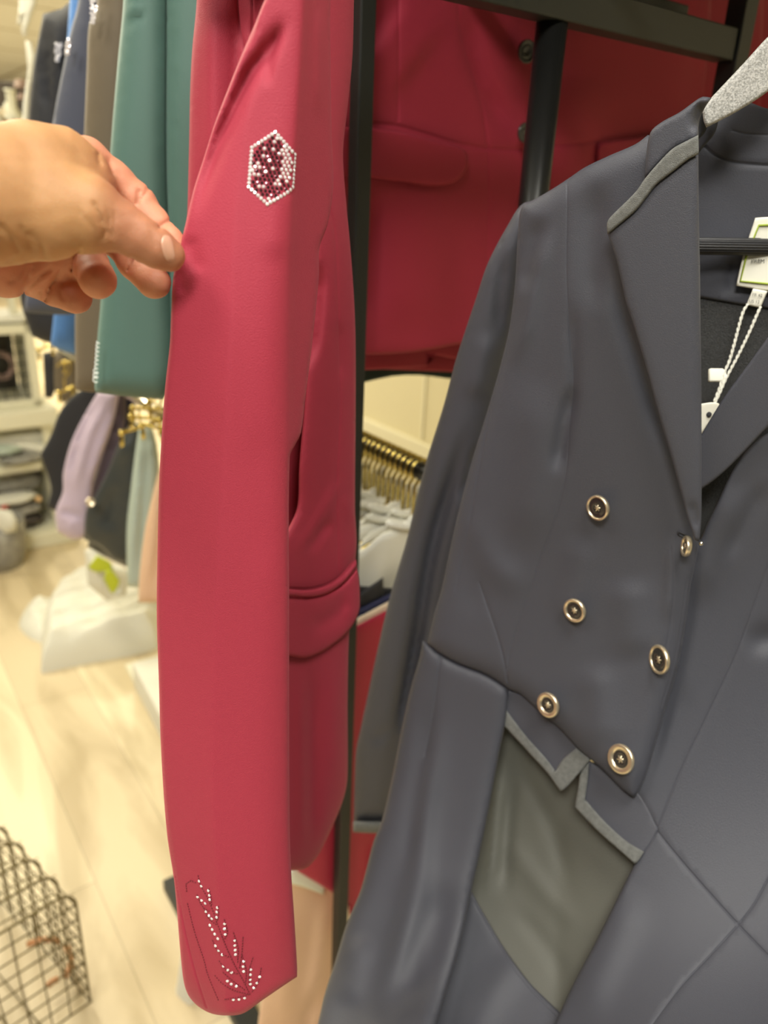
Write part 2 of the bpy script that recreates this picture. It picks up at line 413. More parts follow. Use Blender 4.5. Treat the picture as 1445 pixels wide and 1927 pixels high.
# the panelled wall behind the clothes rack runs along the aisle
WALL_OFF = 1.02        # distance of that wall's face from the camera's foot, measured across the aisle
PW = Vector((0, 0, 0)) + B_ * 0
wallQ = WV(770, 800, 2.5)
wd = wallQ.dot(B_)
M['wall'] = mat('cream_wall_paint', (0.74, 0.66, 0.42), 0.6)
M['trimw'] = mat('cream_trim_paint', (0.80, 0.74, 0.52), 0.45)
mb = MB(); mb.box(Vector((0, 0, 0)), B_, A_, ZA, wd, wd + 0.1, -1.6, 4.3, 0, CEIL); struct(mb, 'wall_right', M['wall'])
q = plane_Y(wallQ, B_)
zt = (WV(760, 822, float(q(760, 822)))).z
mb = MB(); mb.box(Vector((0, 0, 0)), B_, A_, ZA, wd - 0.022, wd, -1.6, 2.92, zt - 0.06, zt + 0.012, 0.004)
struct(mb, 'trim_1', M['trimw'])
mb = MB()
for a in (0.6, 1.3, 1.9, 2.5, 3.1, 3.7):
    mb.box(Vector((0, 0, 0)), B_, A_, ZA, wd - 0.006, wd + 0.002, a, a + 0.012, zt + 0.02, CEIL, 0.001)
struct(mb, 'trim_2', M['trimw'])
# end wall of the shop
ew = 14.0
mb = MB(); mb.box(Vector((0, 0, 0)), B_, A_, ZA, -9, wd, ew, ew + 0.1, 0, CEIL); struct(mb, 'wall_back', mat('back_wall_paint', (0.45, 0.42, 0.33), 0.8))
# ceiling lights
def ceiling_light(x, y, sx, sy, P):
    t = thing('ceiling_light', 'square recessed LED ceiling panel with white frame', 'ceiling light', (x, y, CEIL), 'LED panels set in the tiled ceiling')
    mb = MB(); O = Vector((x, y, CEIL))
    for s in (-1, 1):
        mb.box(O, Vector((1, 0, 0)), Vector((0, 1, 0)), ZA, -sx / 2 - 0.02, sx / 2 + 0.02, s * sy / 2 - 0.02 * (s < 0), s * sy / 2 + 0.02 * (s > 0), -0.015, 0, 0.002)
        mb.box(O, Vector((1, 0, 0)), Vector((0, 1, 0)), ZA, s * sx / 2 - 0.02 * (s < 0), s * sx / 2 + 0.02 * (s > 0), -sy / 2, sy / 2, -0.015, 0, 0.002)
    mb.build('frame', M['whitep'], t, False)
    mb = MB(); mb.box(O, Vector((1, 0, 0)), Vector((0, 1, 0)), ZA, -sx / 2, sx / 2, -sy / 2, sy / 2, -0.008, 0); mb.build('diffuser', M['led'], t, False)
    L = bpy.data.lights.new('led_light', 'AREA'); L.shape = 'RECTANGLE'; L.size = sx; L.size_y = sy; L.energy = P; L.color = (1.0, 0.97, 0.90) if y < 1 else (1.0, 0.92, 0.70)
    lo = bpy.data.objects.new('led_light', L); COL.objects.link(lo); lo.parent = t; lo.location = (0, 0, -0.02)
M['led'] = mat('led_diffuser', (1, 0.97, 0.86), 0.5, emit=2.5)
for l in LIGHTS: ceiling_light(*l)

# ------------------------------------------------------------------ the black clothes rack
RK = thing('clothes_rack', 'black metal clothes rack with square posts and round tube, holding burgundy jackets', 'clothes rack', (WV(640, 1800, 0.85).x, 0.85, 0))
YP = 0.85
def vpost(px, py, Y, z0, z1, hw, name='post'):
    p = WV(px, py, Y); p.z = 0; mb = MB(); mb.box(p, B_, A_, ZA, -hw, hw, -hw, hw, z0, z1, 0.0015); mb.build(name, M['black'], RK, False); return p
p1 = vpost(672, 500, 0.85, 0.0, 2.25, 0.0088)
p2 = vpost(1376, 130, 0.97, 0.0, 2.25, 0.0115)
# cross beam from the far post towards the camera side, along B
pz = WV(1366, 86, 0.965)
mb = MB(); mb.box(pz, B_, A_, ZA, -0.62, 0.0, -0.012, 0.012, -0.015, 0.015, 0.0015); mb.build('crossbeam', M['black'], RK, False)
mb = MB(); mb.box(pz, B_, A_, ZA, -0.24, 0.0, 0.055, 0.085, 0.02, 0.045, 0.0015); mb.build('crossbeam', M['black'], RK, False)
# round tube
pt = WV(1022, 200, 0.815)
mb = MB(); mb.tube([Vector((pt.x, pt.y, 0.9)), Vector((pt.x, pt.y, 1.2)), Vector((pt.x, pt.y, pz.z - 0.012))], 0.0145, 24); mb.build('tube', M['blackm'], RK)
# foot
mb = MB(); f0 = WV(455, 1900, 0.90); f0.z = 0
pp = floor_pt(452, 1905)
mb.box(Vector((p1.x, p1.y, 0)), B_, A_, ZA, -0.012, 0.5, -0.012, 0.012, 0, 0.025, 0.002)
mb.build('foot', M['black'], RK, False)
mb = MB(); mb.box(Vector((pp.x, pp.y, 0)), B_, A_, ZA, -0.022, 0.022, -0.25, 0.35, 0.0, 0.03, 0.002)
mb.build('foot', M['black'], RK, False)
# lower rail with the gold hangers
RLa = WV(690, 838, 1.12); zr = RLa.z
RLb = RLa - A_ * 0.45
mb = MB(); mb.tube([RLa + A_ * 0.9, RLa, RLa - A_ * 0.2, RLb], 0.0125, 20); mb.build('lower_rail', M['blackm'], RK)
# upper rails out of the frame, carrying the jackets
zu = 1.82
UQ = WV(985, 100, 1.05); UQ.z = zu
mb = MB(); mb.tube([UQ - A_ * 0.4, UQ, UQ + A_ * 0.5, UQ + A_ * 0.95], 0.0125, 16); mb.build('upper_rail', M['blackm'], RK)
mb = MB(); mb.box(Vector((UQ.x, UQ.y, 0)), B_, A_, ZA, -0.36, 0.62, -0.50, 0.95, 1.86, 1.88, 0.002); mb.build('shade_board', M['black'], RK, False)  # unseen board added over the rack to shade the jackets behind

def hook(mb, P, axis_dir, r=0.019, rw=0.0017, drop=0.07):
    """a hanger hook around the rail through P, lying in the plane of axis_dir and the vertical"""
    pts = []
    for i in range(15):
        a = math.radians(215 - i * 17.5)
        pts.append(P + axis_dir * math.cos(a) * r + ZA * math.sin(a) * r)
    pts += [P + axis_dir * r * 0.35 + ZA * (-r * 1.25), P + ZA * (-r * 1.7), P - ZA * drop]
    mb.tube(pts, rw, 8)

# ------------------------------------------------------------------ white shirts on gold hangers (lower rail)
def shirt(P, m, width=0.40, length=0.42, name='hung_shirt', seed=0, label='', group=None, droop=0.12):
    t = thing(name, label, 'shirt', P - ZA * length, group)
    rng = random.Random(seed); NX, NZ = 26, 20; V = []; Fs = []
    ph = [rng.uniform(0, 6) for _ in range(4)]
    for side in (-1, 1):
        for j in range(NZ + 1):
            v = j / NZ
            for i in range(NX + 1):
                u = i / NX * 2 - 1
                top = -0.03 - droop * abs(u) ** 1.2
                z = top - v * (length - 0.05)
                x = u * width / 2 * (1 + 0.05 * v)
                th = 0.0055 * math.sqrt(max(0, 1 - abs(u) ** 4)) * (0.35 + 0.65 * min(1, v * 4))
                wv = 0.005 * math.sin(u * 9 + v * 3 + ph[0]*0.2) + 0.010 * v * math.sin(u * 23 + v * 9 + ph[1]) + 0.006 * v * math.sin(v * 14 + ph[2] + u * 4)
                V.append(P + B_ * x + A_ * (side * th + wv * (0.3 + v)) + ZA * (z + 0.004 * math.sin(u * 20 + ph[3])))
    n = (NX + 1) * (NZ + 1)
    for s in range(2):
        for j in range(NZ):
            for i in range(NX):
                a = s * n + j * (NX + 1) + i; f = (a, a + 1, a + NX + 2, a + NX + 1)
                Fs.append(f if s == 0 else f[::-1])
    for i in range(NX):
        for row in (0, NZ):
            a = row * (NX + 1) + i; Fs.append((a, n + a, n + a + 1, a + 1) if row == 0 else (a, a + 1, n + a + 1, n + a))
    link('shirt_body', V, Fs, m, t)
    mb = MB()
    for k in range(28):
        pass
    c = [P + B_ * (0.045 * math.cos(a)) + A_ * (0.005 * math.sin(a)) + ZA * (-0.036 + 0.006 * math.cos(2 * a)) for a in [i * math.pi / 12 for i in range(24)]]
    mb.tube(c, 0.005, 8, closed=True); mb.build('collar', m, t)
    return t
offs = [(-0.135 + 0.0125 * q, q) for q in range(22)]
for k, (s, i) in enumerate(offs):
    P = RLa + A_ * s
    t = thing('gold_hanger', 'polished gold wire hanger carrying a white shirt on the lower black rail', 'hanger', P - ZA * 0.16, 'gold hangers crowded on the lower rail')
    mb = MB(); hook(mb, P, B_, 0.0165, 0.0026, 0.075)
    mb.build('hook', M['gold'], t)
    mb = MB(); mb.tube([P - ZA * 0.15 - B_ * 0.17, P - ZA * 0.105 - B_ * 0.09, P - ZA * 0.075, P - ZA * 0.105 + B_ * 0.09, P - ZA * 0.15 + B_ * 0.17], 0.0028, 8)
    mb.build('shoulder_bar', M['gold'], t)
for k in range(22):
    shirt(RLa + A_ * (-0.150 + k * 0.0125) - ZA * (0.03 + 0.012 * (k * 7 % 5) / 4) + B_ * (0.012 * ((k * 5) % 4 - 1.5)), M['whitec'], 0.36, 0.27 + 0.02 * (k % 3), 'white_shirt', k, 'white cotton shirt hanging from the crowded gold hangers', 'white shirts on the lower rail', 0.07)

# folded breeches over bars below the lower rail
def folded(name, top, Q, m, label, ybot, group=None, folds=()):
    (x0, ya), (x1, yb) = top
    Yf = plane_Y(Q)
    o, s = cloth(name, [(x0, ya), ((x0 + x1) / 2, (ya + yb) / 2), (x1, yb), (x1 + 5, (yb + ybot) / 2), (x1, ybot - 40), (x0, ybot)], Yf, m, None, T=0.004, R=8, edge=0.006, folds=folds, step=16)
    tag(o, label, 'breeches', group); return o
folded('black_breeches', [(600, 1168), (721, 1086)], WV(700, 1110, 0.912), M['blackc'], 'black breeches folded behind the navy breeches under the white shirts', 1560)
folded('black_breeches', [(640, 1100), (760, 1108)], WV(700, 1110, 0.918), M['blackc'], 'second black breeches, hindmost of the folded stack under the white shirts', 1560)
folded('navy_breeches', [(580, 1194), (780, 1093)], WV(700, 1130, 0.903), M['navyt'], 'midnight navy breeches folded between the black and the cream breeches', 1560)
folded('cream_breeches', [(560, 1222), (790, 1100)], WV(700, 1150, 0.894), M['cream'], 'cream breeches with folded waist edge just behind the crimson breeches', 1520)
o, _ = cloth('crimson_breeches', [(545, 1250), (680, 1173), (760, 1132), (800, 1400), (790, 1700), (660, 1760), (655, 1700), (611, 1671), (560, 1640), (548, 1500)], plane_Y(WV(700, 1180, 0.885)), M['crimson'], None, T=0.004, R=8, edge=0.005, step=14,
     folds=[([(640, 1240), (620, 1500)], 20, 0.006), ([(740, 1200), (690, 1720)], 14, -0.012), ([(705, 1560), (692, 1760)], 9, -0.018)])
tag(o, 'crimson breeches folded over a bar beside the black post, foremost of the stack', 'breeches')
# peach trousers with a pale waistband at the very bottom
PT = thing('peach_trousers', 'peach trousers with a pale waistband hanging behind the burgundy jacket hem', 'trousers', WV(560, 1900, 0.99))
cloth('leg', [(540, 1650), (575, 1655), (610, 1668), (618, 1560), (632, 1540), (640, 1700), (626, 1850), (600, 2100), (470, 2100), (492, 1880)], plane_Y(WV(600, 1700, 0.875)), M['peach'], PT, T=0.006, R=10, edge=0.006, step=12,
      folds=[([(610, 1680), (604, 1780), (575, 1927)], 9, 0.008), ([(600, 1840), (560, 1990)], 8, -0.010), ([(545, 1700), (530, 1950)], 20, 0.006)])
cloth('waistband', [(542, 1636), (575, 1640), (612, 1663), (609, 1684), (575, 1671), (543, 1662)], plane_Y(WV(600, 1700, 0.86)), mat('pale_mint_cotton', (0.80, 0.84, 0.70), 0.6), PT, T=0.003, R=4, step=8)

# ------------------------------------------------------------------ jackets hanging face-on behind the post (upper rail)
JB = thing('burgundy_jacket', 'burgundy double-breasted jacket hanging face-on in the shaded rack behind the round black tube', 'jacket', WV(985, 660, 1.06))
YJ = plane_Y(WV(985, 300, 1.03))
jf = [([(870, 0), (905, 150), (965, 262)], 16, -0.012), ([(700, 60), (800, 130)], 70, 0.012), ([(690, 330), (690, 640)], 30, -0.01), ([(800, 330), (780, 640)], 60, 0.008),
      ([(1090, 120), (1080, 400)], 60, 0.012), ([(1330, 60), (1320, 300)], 40, -0.02), ([(990, 60), (985, 640)], 12, 0.003, 'g')]
cloth('body', [(560, -260), (980, -260), (1345, -240), (1335, 60), (1320, 250), (1330, 420), (1300, 620), (1100, 628), (960, 630), (870, 646), (780, 662), (686, 668), (560, 672), (575, 250)], YJ, M['red_shade'], JB, T=0.006, R=10, edge=0.006, folds=jf, step=13,
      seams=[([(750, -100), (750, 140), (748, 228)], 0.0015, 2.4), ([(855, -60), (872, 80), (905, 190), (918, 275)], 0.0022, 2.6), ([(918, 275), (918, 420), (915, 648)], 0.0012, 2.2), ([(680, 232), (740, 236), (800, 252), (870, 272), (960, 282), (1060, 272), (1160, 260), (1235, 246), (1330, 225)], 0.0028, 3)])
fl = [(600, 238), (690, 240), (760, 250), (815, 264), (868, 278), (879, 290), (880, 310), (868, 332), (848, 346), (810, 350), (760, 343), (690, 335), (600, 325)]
cloth('pocket_flap', fl, lambda px, py: YJ(px, py) - 0.016, M['red_shade'], JB, T=0.003, R=6, edge=0.004, step=9)
cloth('pocket_flap', [(1125, 268), (1200, 258), (1320, 240), (1325, 330), (1200, 350), (1140, 345), (1124, 320)], lambda px, py: YJ(px, py) - 0.016, M['red_shade'], JB, T=0.003, R=6, edge=0.004, step=12)
def button(px, py, Y, dia_px, yaw, ang, parent, mats=(None, None), name='button', coin=True, rimr=0.16):
    """round button; yaw = how far its face turns away from the line of sight, about the long axis lying at ang degrees"""
    c = WV(px, py, Y); v = (C_ - c).normalized()
    a = math.radians(ang); mj = (R_ * math.cos(a) - U_ * math.sin(a)); mj = (mj - v * mj.dot(v)).normalized()
    mn = v.cross(mj)
    n = (v * math.cos(math.radians(yaw)) + mn * math.sin(math.radians(yaw))).normalized()
    r = dia_px / 2 * mpp(px, py, Y); h = 0.0032
    mb = MB(); mb.lathe(c, n, [(0, -0.001), (r * 0.92, -0.001), (r, 0.0006), (r, h * 0.6), (r * 0.97, h * 0.9), (r * 0.9, h), (r * (0.9 - rimr), h * 0.92), (r * (0.86 - rimr), h * 0.6)])
    o = mb.build(name + '_rim' if False else 'button', mats[0], parent)
    mb = MB(); mb.lathe(c, n, [(r * (0.87 - rimr), h * 0.62), (r * 0.5, h * 0.45), (r * 0.44, h * 0.62), (r * 0.40, h * 0.62), (r * 0.36, h * 0.5), (0, h * 0.5)])
    mb.build('button_face', mats[1], o)
    if coin:
        e1 = mj; e2 = n.cross(mj)
        mb = MB()
        for q in range(3):
            aa = q * math.pi / 3 + 0.3; d = e1 * math.cos(aa) + e2 * math.sin(aa)
            mb.tube([c + n * (h * 0.66) - d * r * 0.26, c + n * (h * 0.66) + d * r * 0.26], r * 0.055, 6)
        mb.build('button_emblem', M['steel'] if coin == 'bright' else mats[0], o)
    return o
button(990, 97, 1.005, 40, 35, 90, JB, (M['btn'], M['btn']), coin=False)
button(988, 250, 1.005, 36, 35, 90, JB, (M['btn'], M['btn']), coin=False)
# further jackets in the same row, their hems showing underneath
YQ = plane_Y(WV(985, 300, 1.10))
o, _ = cloth('burgundy_jacket', [(590, -240), (1440, -240), (1430, 200), (1400, 640), (1000, 672), (868, 676), (820, 668), (802, 690), (740, 694), (600, 700)], YQ, M['red_shade'], None, T=0.008, R=10, edge=0.006, step=22, folds=[([(810, 640), (806, 692)], 8, -0.012)])
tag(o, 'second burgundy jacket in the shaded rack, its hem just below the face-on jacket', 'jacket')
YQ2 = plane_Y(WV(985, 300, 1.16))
o, _ = cloth('burgundy_jacket', [(610, -240), (1510, -240), (1500, 200), (1430, 640), (1010, 700), (860, 700), (700, 694), (610, 690)], YQ2, M['red_shade'], None, T=0.008, R=10, edge=0.006, step=24)
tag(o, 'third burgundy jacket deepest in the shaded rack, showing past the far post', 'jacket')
YQ3 = plane_Y(WV(985, 300, 1.22))
o, _ = cloth('dark_green_jacket', [(610, 100), (1300, 100), (1290, 640), (1010, 715), (860, 714), (790, 706), (738, 708), (684, 720), (600, 735)], YQ3, mat('shaded_green_cloth', (0.008, 0.022, 0.018), 0.8), None, T=0.01, R=10, edge=0.006, step=24)  # cloth colour taken near black to stand in for shade deep in the rack
tag(o, 'dark green jacket with shade put into its colour, only its hem showing below the burgundy jackets', 'jacket')

# ------------------------------------------------------------------ held burgundy jacket with its raised sleeve
HJ = thing('burgundy_jacket', 'bright burgundy jacket left of the black post, its crystal-trimmed sleeve held out by a hand', 'jacket', WV(520, 1900, 0.52))
yb = interp = None
def YH(px, py): return 0.565 + (sm(px) - 560) * 0.0006 - 0.03 * np.clip((sm(py) - 1000) / 700, 0, 1)
bo = [(590, -200), (672, -200), (666, 0), (663, 109), (654, 202), (646, 274), (646, 311), (652, 389), (658, 451), (666, 560), (669, 643), (669, 799), (668, 955), (671, 1017), (669, 1051), (665, 1100), (657, 1193), (654, 1318), (654, 1458), (650, 1489), (638, 1527), (616, 1576), (598, 1611), (576, 1634), (560, 1638), (520, 1637), (500, 1500), (500, 1200), (520, 1030), (545, 989), (560, 950), (563, 877), (571, 784), (578, 690), (584, 600), (590, 480), (590, 300), (590, 100)]
cloth('back_panel', [(530, 300), (640, 300), (640, 800), (620, 1050), (530, 1060), (520, 700)], lambda px, py: YH(px, py) + 0.035, M['red'], HJ, T=0.004, R=6, edge=0.004, step=14)
cloth('body', bo, YH, M['red'], HJ, T=0.005, R=7, edge=0.004, pillow=0.010, Rp=40, step=9,
      folds=[([(600, 480), (592, 600), (578, 700)], 12, -0.012), ([(560, 1050), (600, 980), (640, 900)], 10, 0.004), ([(575, 1045), (600, 1005), (628, 975)], 9, -0.005), ([(650, 930), (664, 990)], 7, 0.003),
             ([(565, 1240), (568, 1630)], 10, 0.004), ([(590, 1240), (590, 1630)], 12, -0.005), ([(630, 1240), (628, 1500)], 16, 0.003), ([(640, 600), (646, 720)], 10, -0.003)],
      seams=[([(613, 360), (630, 440), (636, 560), (640, 760), (634, 900), (636, 1070)], 0.0012, 1.8), ([(546, 1108), (580, 1109), (612, 1102), (640, 1085), (668, 1050)], 0.003, 2.4)])
cloth('pocket_flap', [(500, 1113), (546, 1121), (580, 1123), (612, 1117), (640, 1103), (664, 1078), (671, 1066), (676, 1086), (678, 1142), (673, 1160), (662, 1180), (644, 1200), (616, 1221), (591, 1234), (570, 1239), (545, 1235), (500, 1230)], lambda px, py: YH(px, py) - 0.010, M['red'], HJ, T=0.003, R=9, edge=0.006, step=8,
      folds=[([(575, 1190), (640, 1150), (665, 1110)], 16, -0.004), ([(660, 1110), (655, 1170)], 9, 0.003)])
cloth('pocket_welt', [(500, 1105), (546, 1109), (580, 1110), (612, 1103), (640, 1088), (660, 1066), (670, 1052), (672, 1066), (655, 1088), (635, 1106), (610, 1119), (580, 1124), (546, 1122), (500, 1120)], lambda px, py: YH(px, py) - 0.014, M['red'], HJ, T=0.003, R=5, edge=0.003, step=6)
# the sleeve
ys = [-220, 0, 47, 93, 150, 230, 299, 358, 430, 514, 592, 643, 737, 893, 1048, 1162, 1287, 1411, 1567, 1700, 1799, 1849, 1893, 1940]
xl = [600, 498, 479, 459, 436, 405, 383, 364, 347, 327, 322, 320, 310, 300, 296, 295, 299, 303, 314, 331, 340, 346, 372, 400]
ysr = [-220, 0, 125, 234, 374, 530, 706, 1142, 1550, 1641, 1716, 1818, 1940]; xr = [580, 573, 566, 559, 551, 546, 545, 545, 545, 548, 553, 559, 565]
ysc = [-220, 0, 200, 400, 600, 900, 1200, 1500, 1750, 1940]; xc = [520, 490, 470, 440, 436, 420, 402, 398, 418, 430]
def smooth_table(xs, vs, sg):
    t = np.arange(-400, 2200.0); v = np.interp(t, xs, vs); g = np.exp(-(np.arange(-3 * sg, 3 * sg + 1) / sg) ** 2 / 2); g /= g.sum()
    v = np.convolve(np.pad(v, 3 * sg, mode='edge'), g, mode='valid')
    return lambda y: np.interp(y, t, v)
fL, fR, fC = smooth_table(ys, xl, 14), smooth_table(ysr, xr, 25), smooth_table(ysc, xc, 60)
fB = smooth_table([-220, 0, 450, 900, 1400, 1940], [0.455, 0.452, 0.437, 0.432, 0.415, 0.385], 110); fK = smooth_table([250, 650], [0.3, 1.0], 80)
def YS(px, py):
    px, py = sm(px), sm(py)
    L, Rr, Cc = fL(py), fR(py), fC(py)
    base = fB(py)
    k = fK(py)
    h = 0.015 * k
    u = np.clip((px - L) / np.maximum(Cc - L, 1), 0, 1); v = np.clip((px - Cc) / np.maximum(Rr - Cc, 1), 0, 1)
    s = np.where(px < Cc, u ** 0.85, 1 - 0.40 * v - 0.75 * v ** 5)
    y = base - h * s
    # smooth the pressed crease a touch and turn the cloth over at the right-hand fold
    over = np.maximum(0, px - (Rr - 5))
    y = y + np.where(over < 10, over ** 2 * 0.00006, 0.006 + (over - 10) * 0.00075)
    return y
so = [(600, -200), (540, -80), (498, 0), (479, 47), (459, 93), (436, 150), (405, 230), (383, 299), (364, 358), (347, 430), (327, 514), (322, 592), (320, 643), (310, 737), (300, 893), (296, 1048), (295, 1162), (299, 1287), (303, 1411), (314, 1567), (328, 1661), (340, 1799), (346, 1849), (355, 1874), (372, 1893), (400, 1908), (438, 1911), (460, 1906), (494, 1882), (535, 1854), (559, 1838),
      (559, 1818), (553, 1716), (548, 1641), (545, 1550), (544, 1142), (545, 860), (555, 838), (566, 815), (574, 752), (584, 675), (591, 612), (600, 520), (601, 467), (617, 420), (627, 350), (624, 250), (622, 120), (622, 0), (640, -200)]
slv, SS = cloth('raised_sleeve', so, YS, M['red'], HJ, T=0.012, R=8, edge=0.006, step=7,
    folds=[([(545, 18), (510, 80), (458, 160), (415, 255), (385, 340), (360, 420)], 16, -0.0085), ([(532, 42), (518, 80), (508, 118), (500, 170)], 8, -0.003), ([(470, 60), (440, 160), (405, 260)], 10, 0.003),
           ([(352, 440), (372, 520)], 16, -0.002), ([(335, 500), (345, 560)], 10, -0.002), ([(600, 0), (600, 230)], 9, 0.003), ([(525, 330), (520, 500)], 30, 0.0015), ([(480, 780), (500, 1100)], 30, -0.001)],
    seams=[([(331, 1650), (346, 1740), (368, 1830), (392, 1905)], 0.0012, 1.6), ([(303, 1400), (312, 1520), (331, 1650)], 0.0008, 1.8)])
def ss(px, py): return float(SS(np.array([float(px)]), np.array([float(py)]))[0])
def gem(mb, px, py, rpx, surf, rng, h=0.55):
    Y = surf(px, py); c = WV(px, py, Y); d = 2.0
    a = WV(px + d, py, surf(px + d, py)); b = WV(px, py - d, surf(px, py - d))
    e1 = (a - c).normalized(); e2 = (b - c); n = e1.cross(e2).normalized(); e2 = n.cross(e1)
    n = (n + e1 * rng.uniform(-.22, .22) + e2 * rng.uniform(-.22, .22)).normalized(); e1 = (e1 - n * e1.dot(n)).normalized(); e2 = n.cross(e1)
    r = rpx * mpp(px, py, Y); V = []; K = 8; o = rng.random()
    for (rr, hh) in ((1, 0), (0.98, 0.12), (0.52, h)):
        for k in range(K):
            t = 2 * math.pi * (k + o) / K; V.append(c + (e1 * math.cos(t) + e2 * math.sin(t)) * r * rr + n * r * hh + n * 0.0001)
    Fs = [tuple(2 * K + k for k in range(K))]
    for q in range(2):
        for k in range(K): Fs.append((q * K + k, q * K + (k + 1) % K, (q + 1) * K + (k + 1) % K, (q + 1) * K + k))
    mb.add(V, Fs)
rng = random.Random(4)
hexo = sm([(518, 249), (555, 291), (551, 352), (541, 362), (503, 384), (468, 352), (474, 278)])
inn = MB(); outr = MB()
pts = []
for j in range(-1, 22):
    for i in range(-1, 16):
        x = 464 + i * 8.3 + (j % 2) * 4.15; y = 246 + j * 7.1
        x2 = x + (y - 315) * -0.14; y2 = y + (x - 510) * 0.10
        pts.append((x2, y2))
for (x, y) in pts:
    if inside(sm([[x, y]]), hexo)[0]:
        d = seg_dist(sm([[x, y]]), hexo, True)[0]
        if d < 4.5: continue
        br = (x > 530 and y < 335) or rng.random() < 0.22
        gem(outr if br else inn, x, y, 3.5, ss, rng)
Lh = curve(hexo, 7.6)
for (x, y) in Lh: gem(outr, x, y, 3.7, ss, rng)
outr.build('bright_crystals', M['gem'], HJ, False)
inn.build('dark_crystals', M['gemd'], HJ, False)
# wheat-ear spray of crystals and stitching on the cuff
cr = [(270, 390), (285, 424), (333, 455), (340, 487), (342, 516), (260, 498), (287, 521), (312, 541), (393, 570), (390, 600), (389, 636), (316, 597), (337, 625), (356, 645), (343, 690), (359, 719), (376, 750), (397, 781), (443, 680), (442, 715), (447, 752), (381, 830), (402, 862), (426, 890), (512, 794), (512, 827), (515, 859), (517, 889), (434, 969), (464, 994), (490, 1011),
      (572, 936), (569, 971), (572, 1004), (621, 991), (618, 1026), (617, 1060), (618, 1090), (681, 1041), (662, 1082), (641, 1116), (462, 1069), (488, 1090), (523, 1105), (503, 1196), (541, 1194), (579, 1185)]
mb = MB()
for (cx, cy) in cr: gem(mb, 300 + cx / 3.6125, 1550 + cy / 3.6125, 3.1, ss, rng)
mb.build('cuff_crystals', M['gem'], HJ, False)
st = [[(262, 350), (280, 420), (330, 510), (380, 640), (430, 780), (500, 940), (560, 1050), (615, 1160)], [(185, 460), (180, 410), (215, 385), (255, 405)], [(255, 480), (290, 560), (345, 600)], [(335, 440), (350, 500), (355, 560)], [(300, 570), (340, 650), (395, 690)],
      [(400, 560), (400, 640), (385, 670)], [(360, 790), (400, 870), (470, 905)], [(440, 650), (462, 740), (440, 790)], [(405, 930), (450, 990), (530, 1020)], [(503, 740), (535, 850), (530, 950)], [(568, 770), (560, 880), (545, 980)], [(375, 1030), (420, 1080), (500, 1130), (610, 1160)],
      [(635, 910), (610, 1000), (610, 1110)], [(692, 980), (670, 1080), (625, 1150)], [(445, 1195), (530, 1180), (610, 1160)], [(190, 540), (240, 740), (300, 920), (330, 1030), (400, 1200)], [(560, 890), (590, 1000), (585, 1090)], [(430, 1010), (500, 1070), (580, 1130)]]
mb = MB()
for l in st:
    L = curve([(300 + x / 3.6125, 1550 + y / 3.6125) for x, y in l], 2.5, closed=False)
    for i in range(0, len(L) - 1, 2):
        mb.tube([WV(x, y, ss(x, y) - 0.00015) for x, y in L[i:i + 2]], 0.00042, 6)
mb.build('stitched_spray', M['red_seam'], HJ)

# another burgundy jacket behind the raised sleeve
o, _ = cloth('burgundy_jacket', [(372, -200), (370, 0), (362, 90), (358, 165), (356, 265), (354, 350), (352, 440), (356, 560), (370, 700), (560, 700), (600, 300), (600, -200)], const(0.66), M['red'], None, T=0.006, R=8, edge=0.005, pillow=0.02, Rp=70, step=10,
    folds=[([(400, -50), (398, 400)], 18, 0.006), ([(440, -50), (445, 60), (440, 200), (425, 400)], 12, -0.006), ([(475, -100), (474, 60)], 7, 0.004)], seams=[([(444, -60), (450, 40), (462, 110)], 0.003, 2.4), ([(474, -60), (475, 60)], 0.003, 2.4)])
tag(o, 'burgundy jacket between the teal jacket and the raised sleeve', 'jacket')
# ------------------------------------------------------------------ jackets hanging side-on to the left
TJ = thing('teal_jacket', 'teal green jacket hanging side-on next to the burgundy jacket, white script on its hem', 'jacket', WV(260, 750, 0.80))
_, ts = cloth('sleeve', [(238, -220), (232, 0), (222, 110), (210, 250), (200, 400), (190, 560), (183, 641), (178, 728), (180, 739), (228, 745), (307, 752), (330, 700), (322, 500), (315, 300), (316, 0), (318, -220)], const(0.80), M['teal'], TJ, T=0.02, R=10, edge=0.006, pillow=0.022, Rp=45, step=12,
      folds=[([(238, 30), (262, 12)], 6, 0.003), ([(236, 55), (272, 20)], 5, -0.003)])
cloth('body', [(310, -220), (312, 0), (312, 300), (318, 500), (322, 752), (420, 757), (420, 300), (400, -220)], const(0.795), M['teal'], TJ, T=0.01, R=10, edge=0.006, pillow=0.02, Rp=35, step=14)
mb = MB(); pts = []
for i in range(150):
    t = i / 149; y = 718 - t * 76; x = 178.5 + (718 - y) * 0.07
    a = t * 2 * math.pi * 9.5; amp = 4.2 if t < 0.28 else 2.6
    px, py = x + amp * math.cos(a) + 0.5, y + amp * 0.8 * math.sin(a)
    px = max(px, 175.5)
    pts.append(WV(px, py, 0.789))
mb.tube(pts, 0.00055, 6); mb.build('white_script', mat('white_embroidery', (0.8, 0.86, 0.82), 0.6), TJ)
TP = thing('taupe_jacket', 'taupe brown jacket hanging side-on behind the teal one, crystals at its collar', 'jacket', WV(160, 735, 0.95))
cloth('sleeve', [(192, -220), (181, 16), (168, 42), (163, 131), (158, 250), (150, 400), (143, 540), (141, 600), (142, 733), (170, 738), (240, 735), (250, 300), (260, -220)], const(0.97), M['taupe'], TP, T=0.02, R=10, edge=0.006, pillow=0.02, Rp=50, step=14)
rng = random.Random(7)
mb = MB()
for i in range(110):
    y = rng.uniform(-14, 45); x = 176 + rng.uniform(-6, 7) * (1 if y < 25 else 0.6) - max(0, y - 20) * 0.12
    gem(mb, x, y, 1.9, lambda a, b: 0.956, rng)
mb.build('crystals', M['gem'], TP, False)
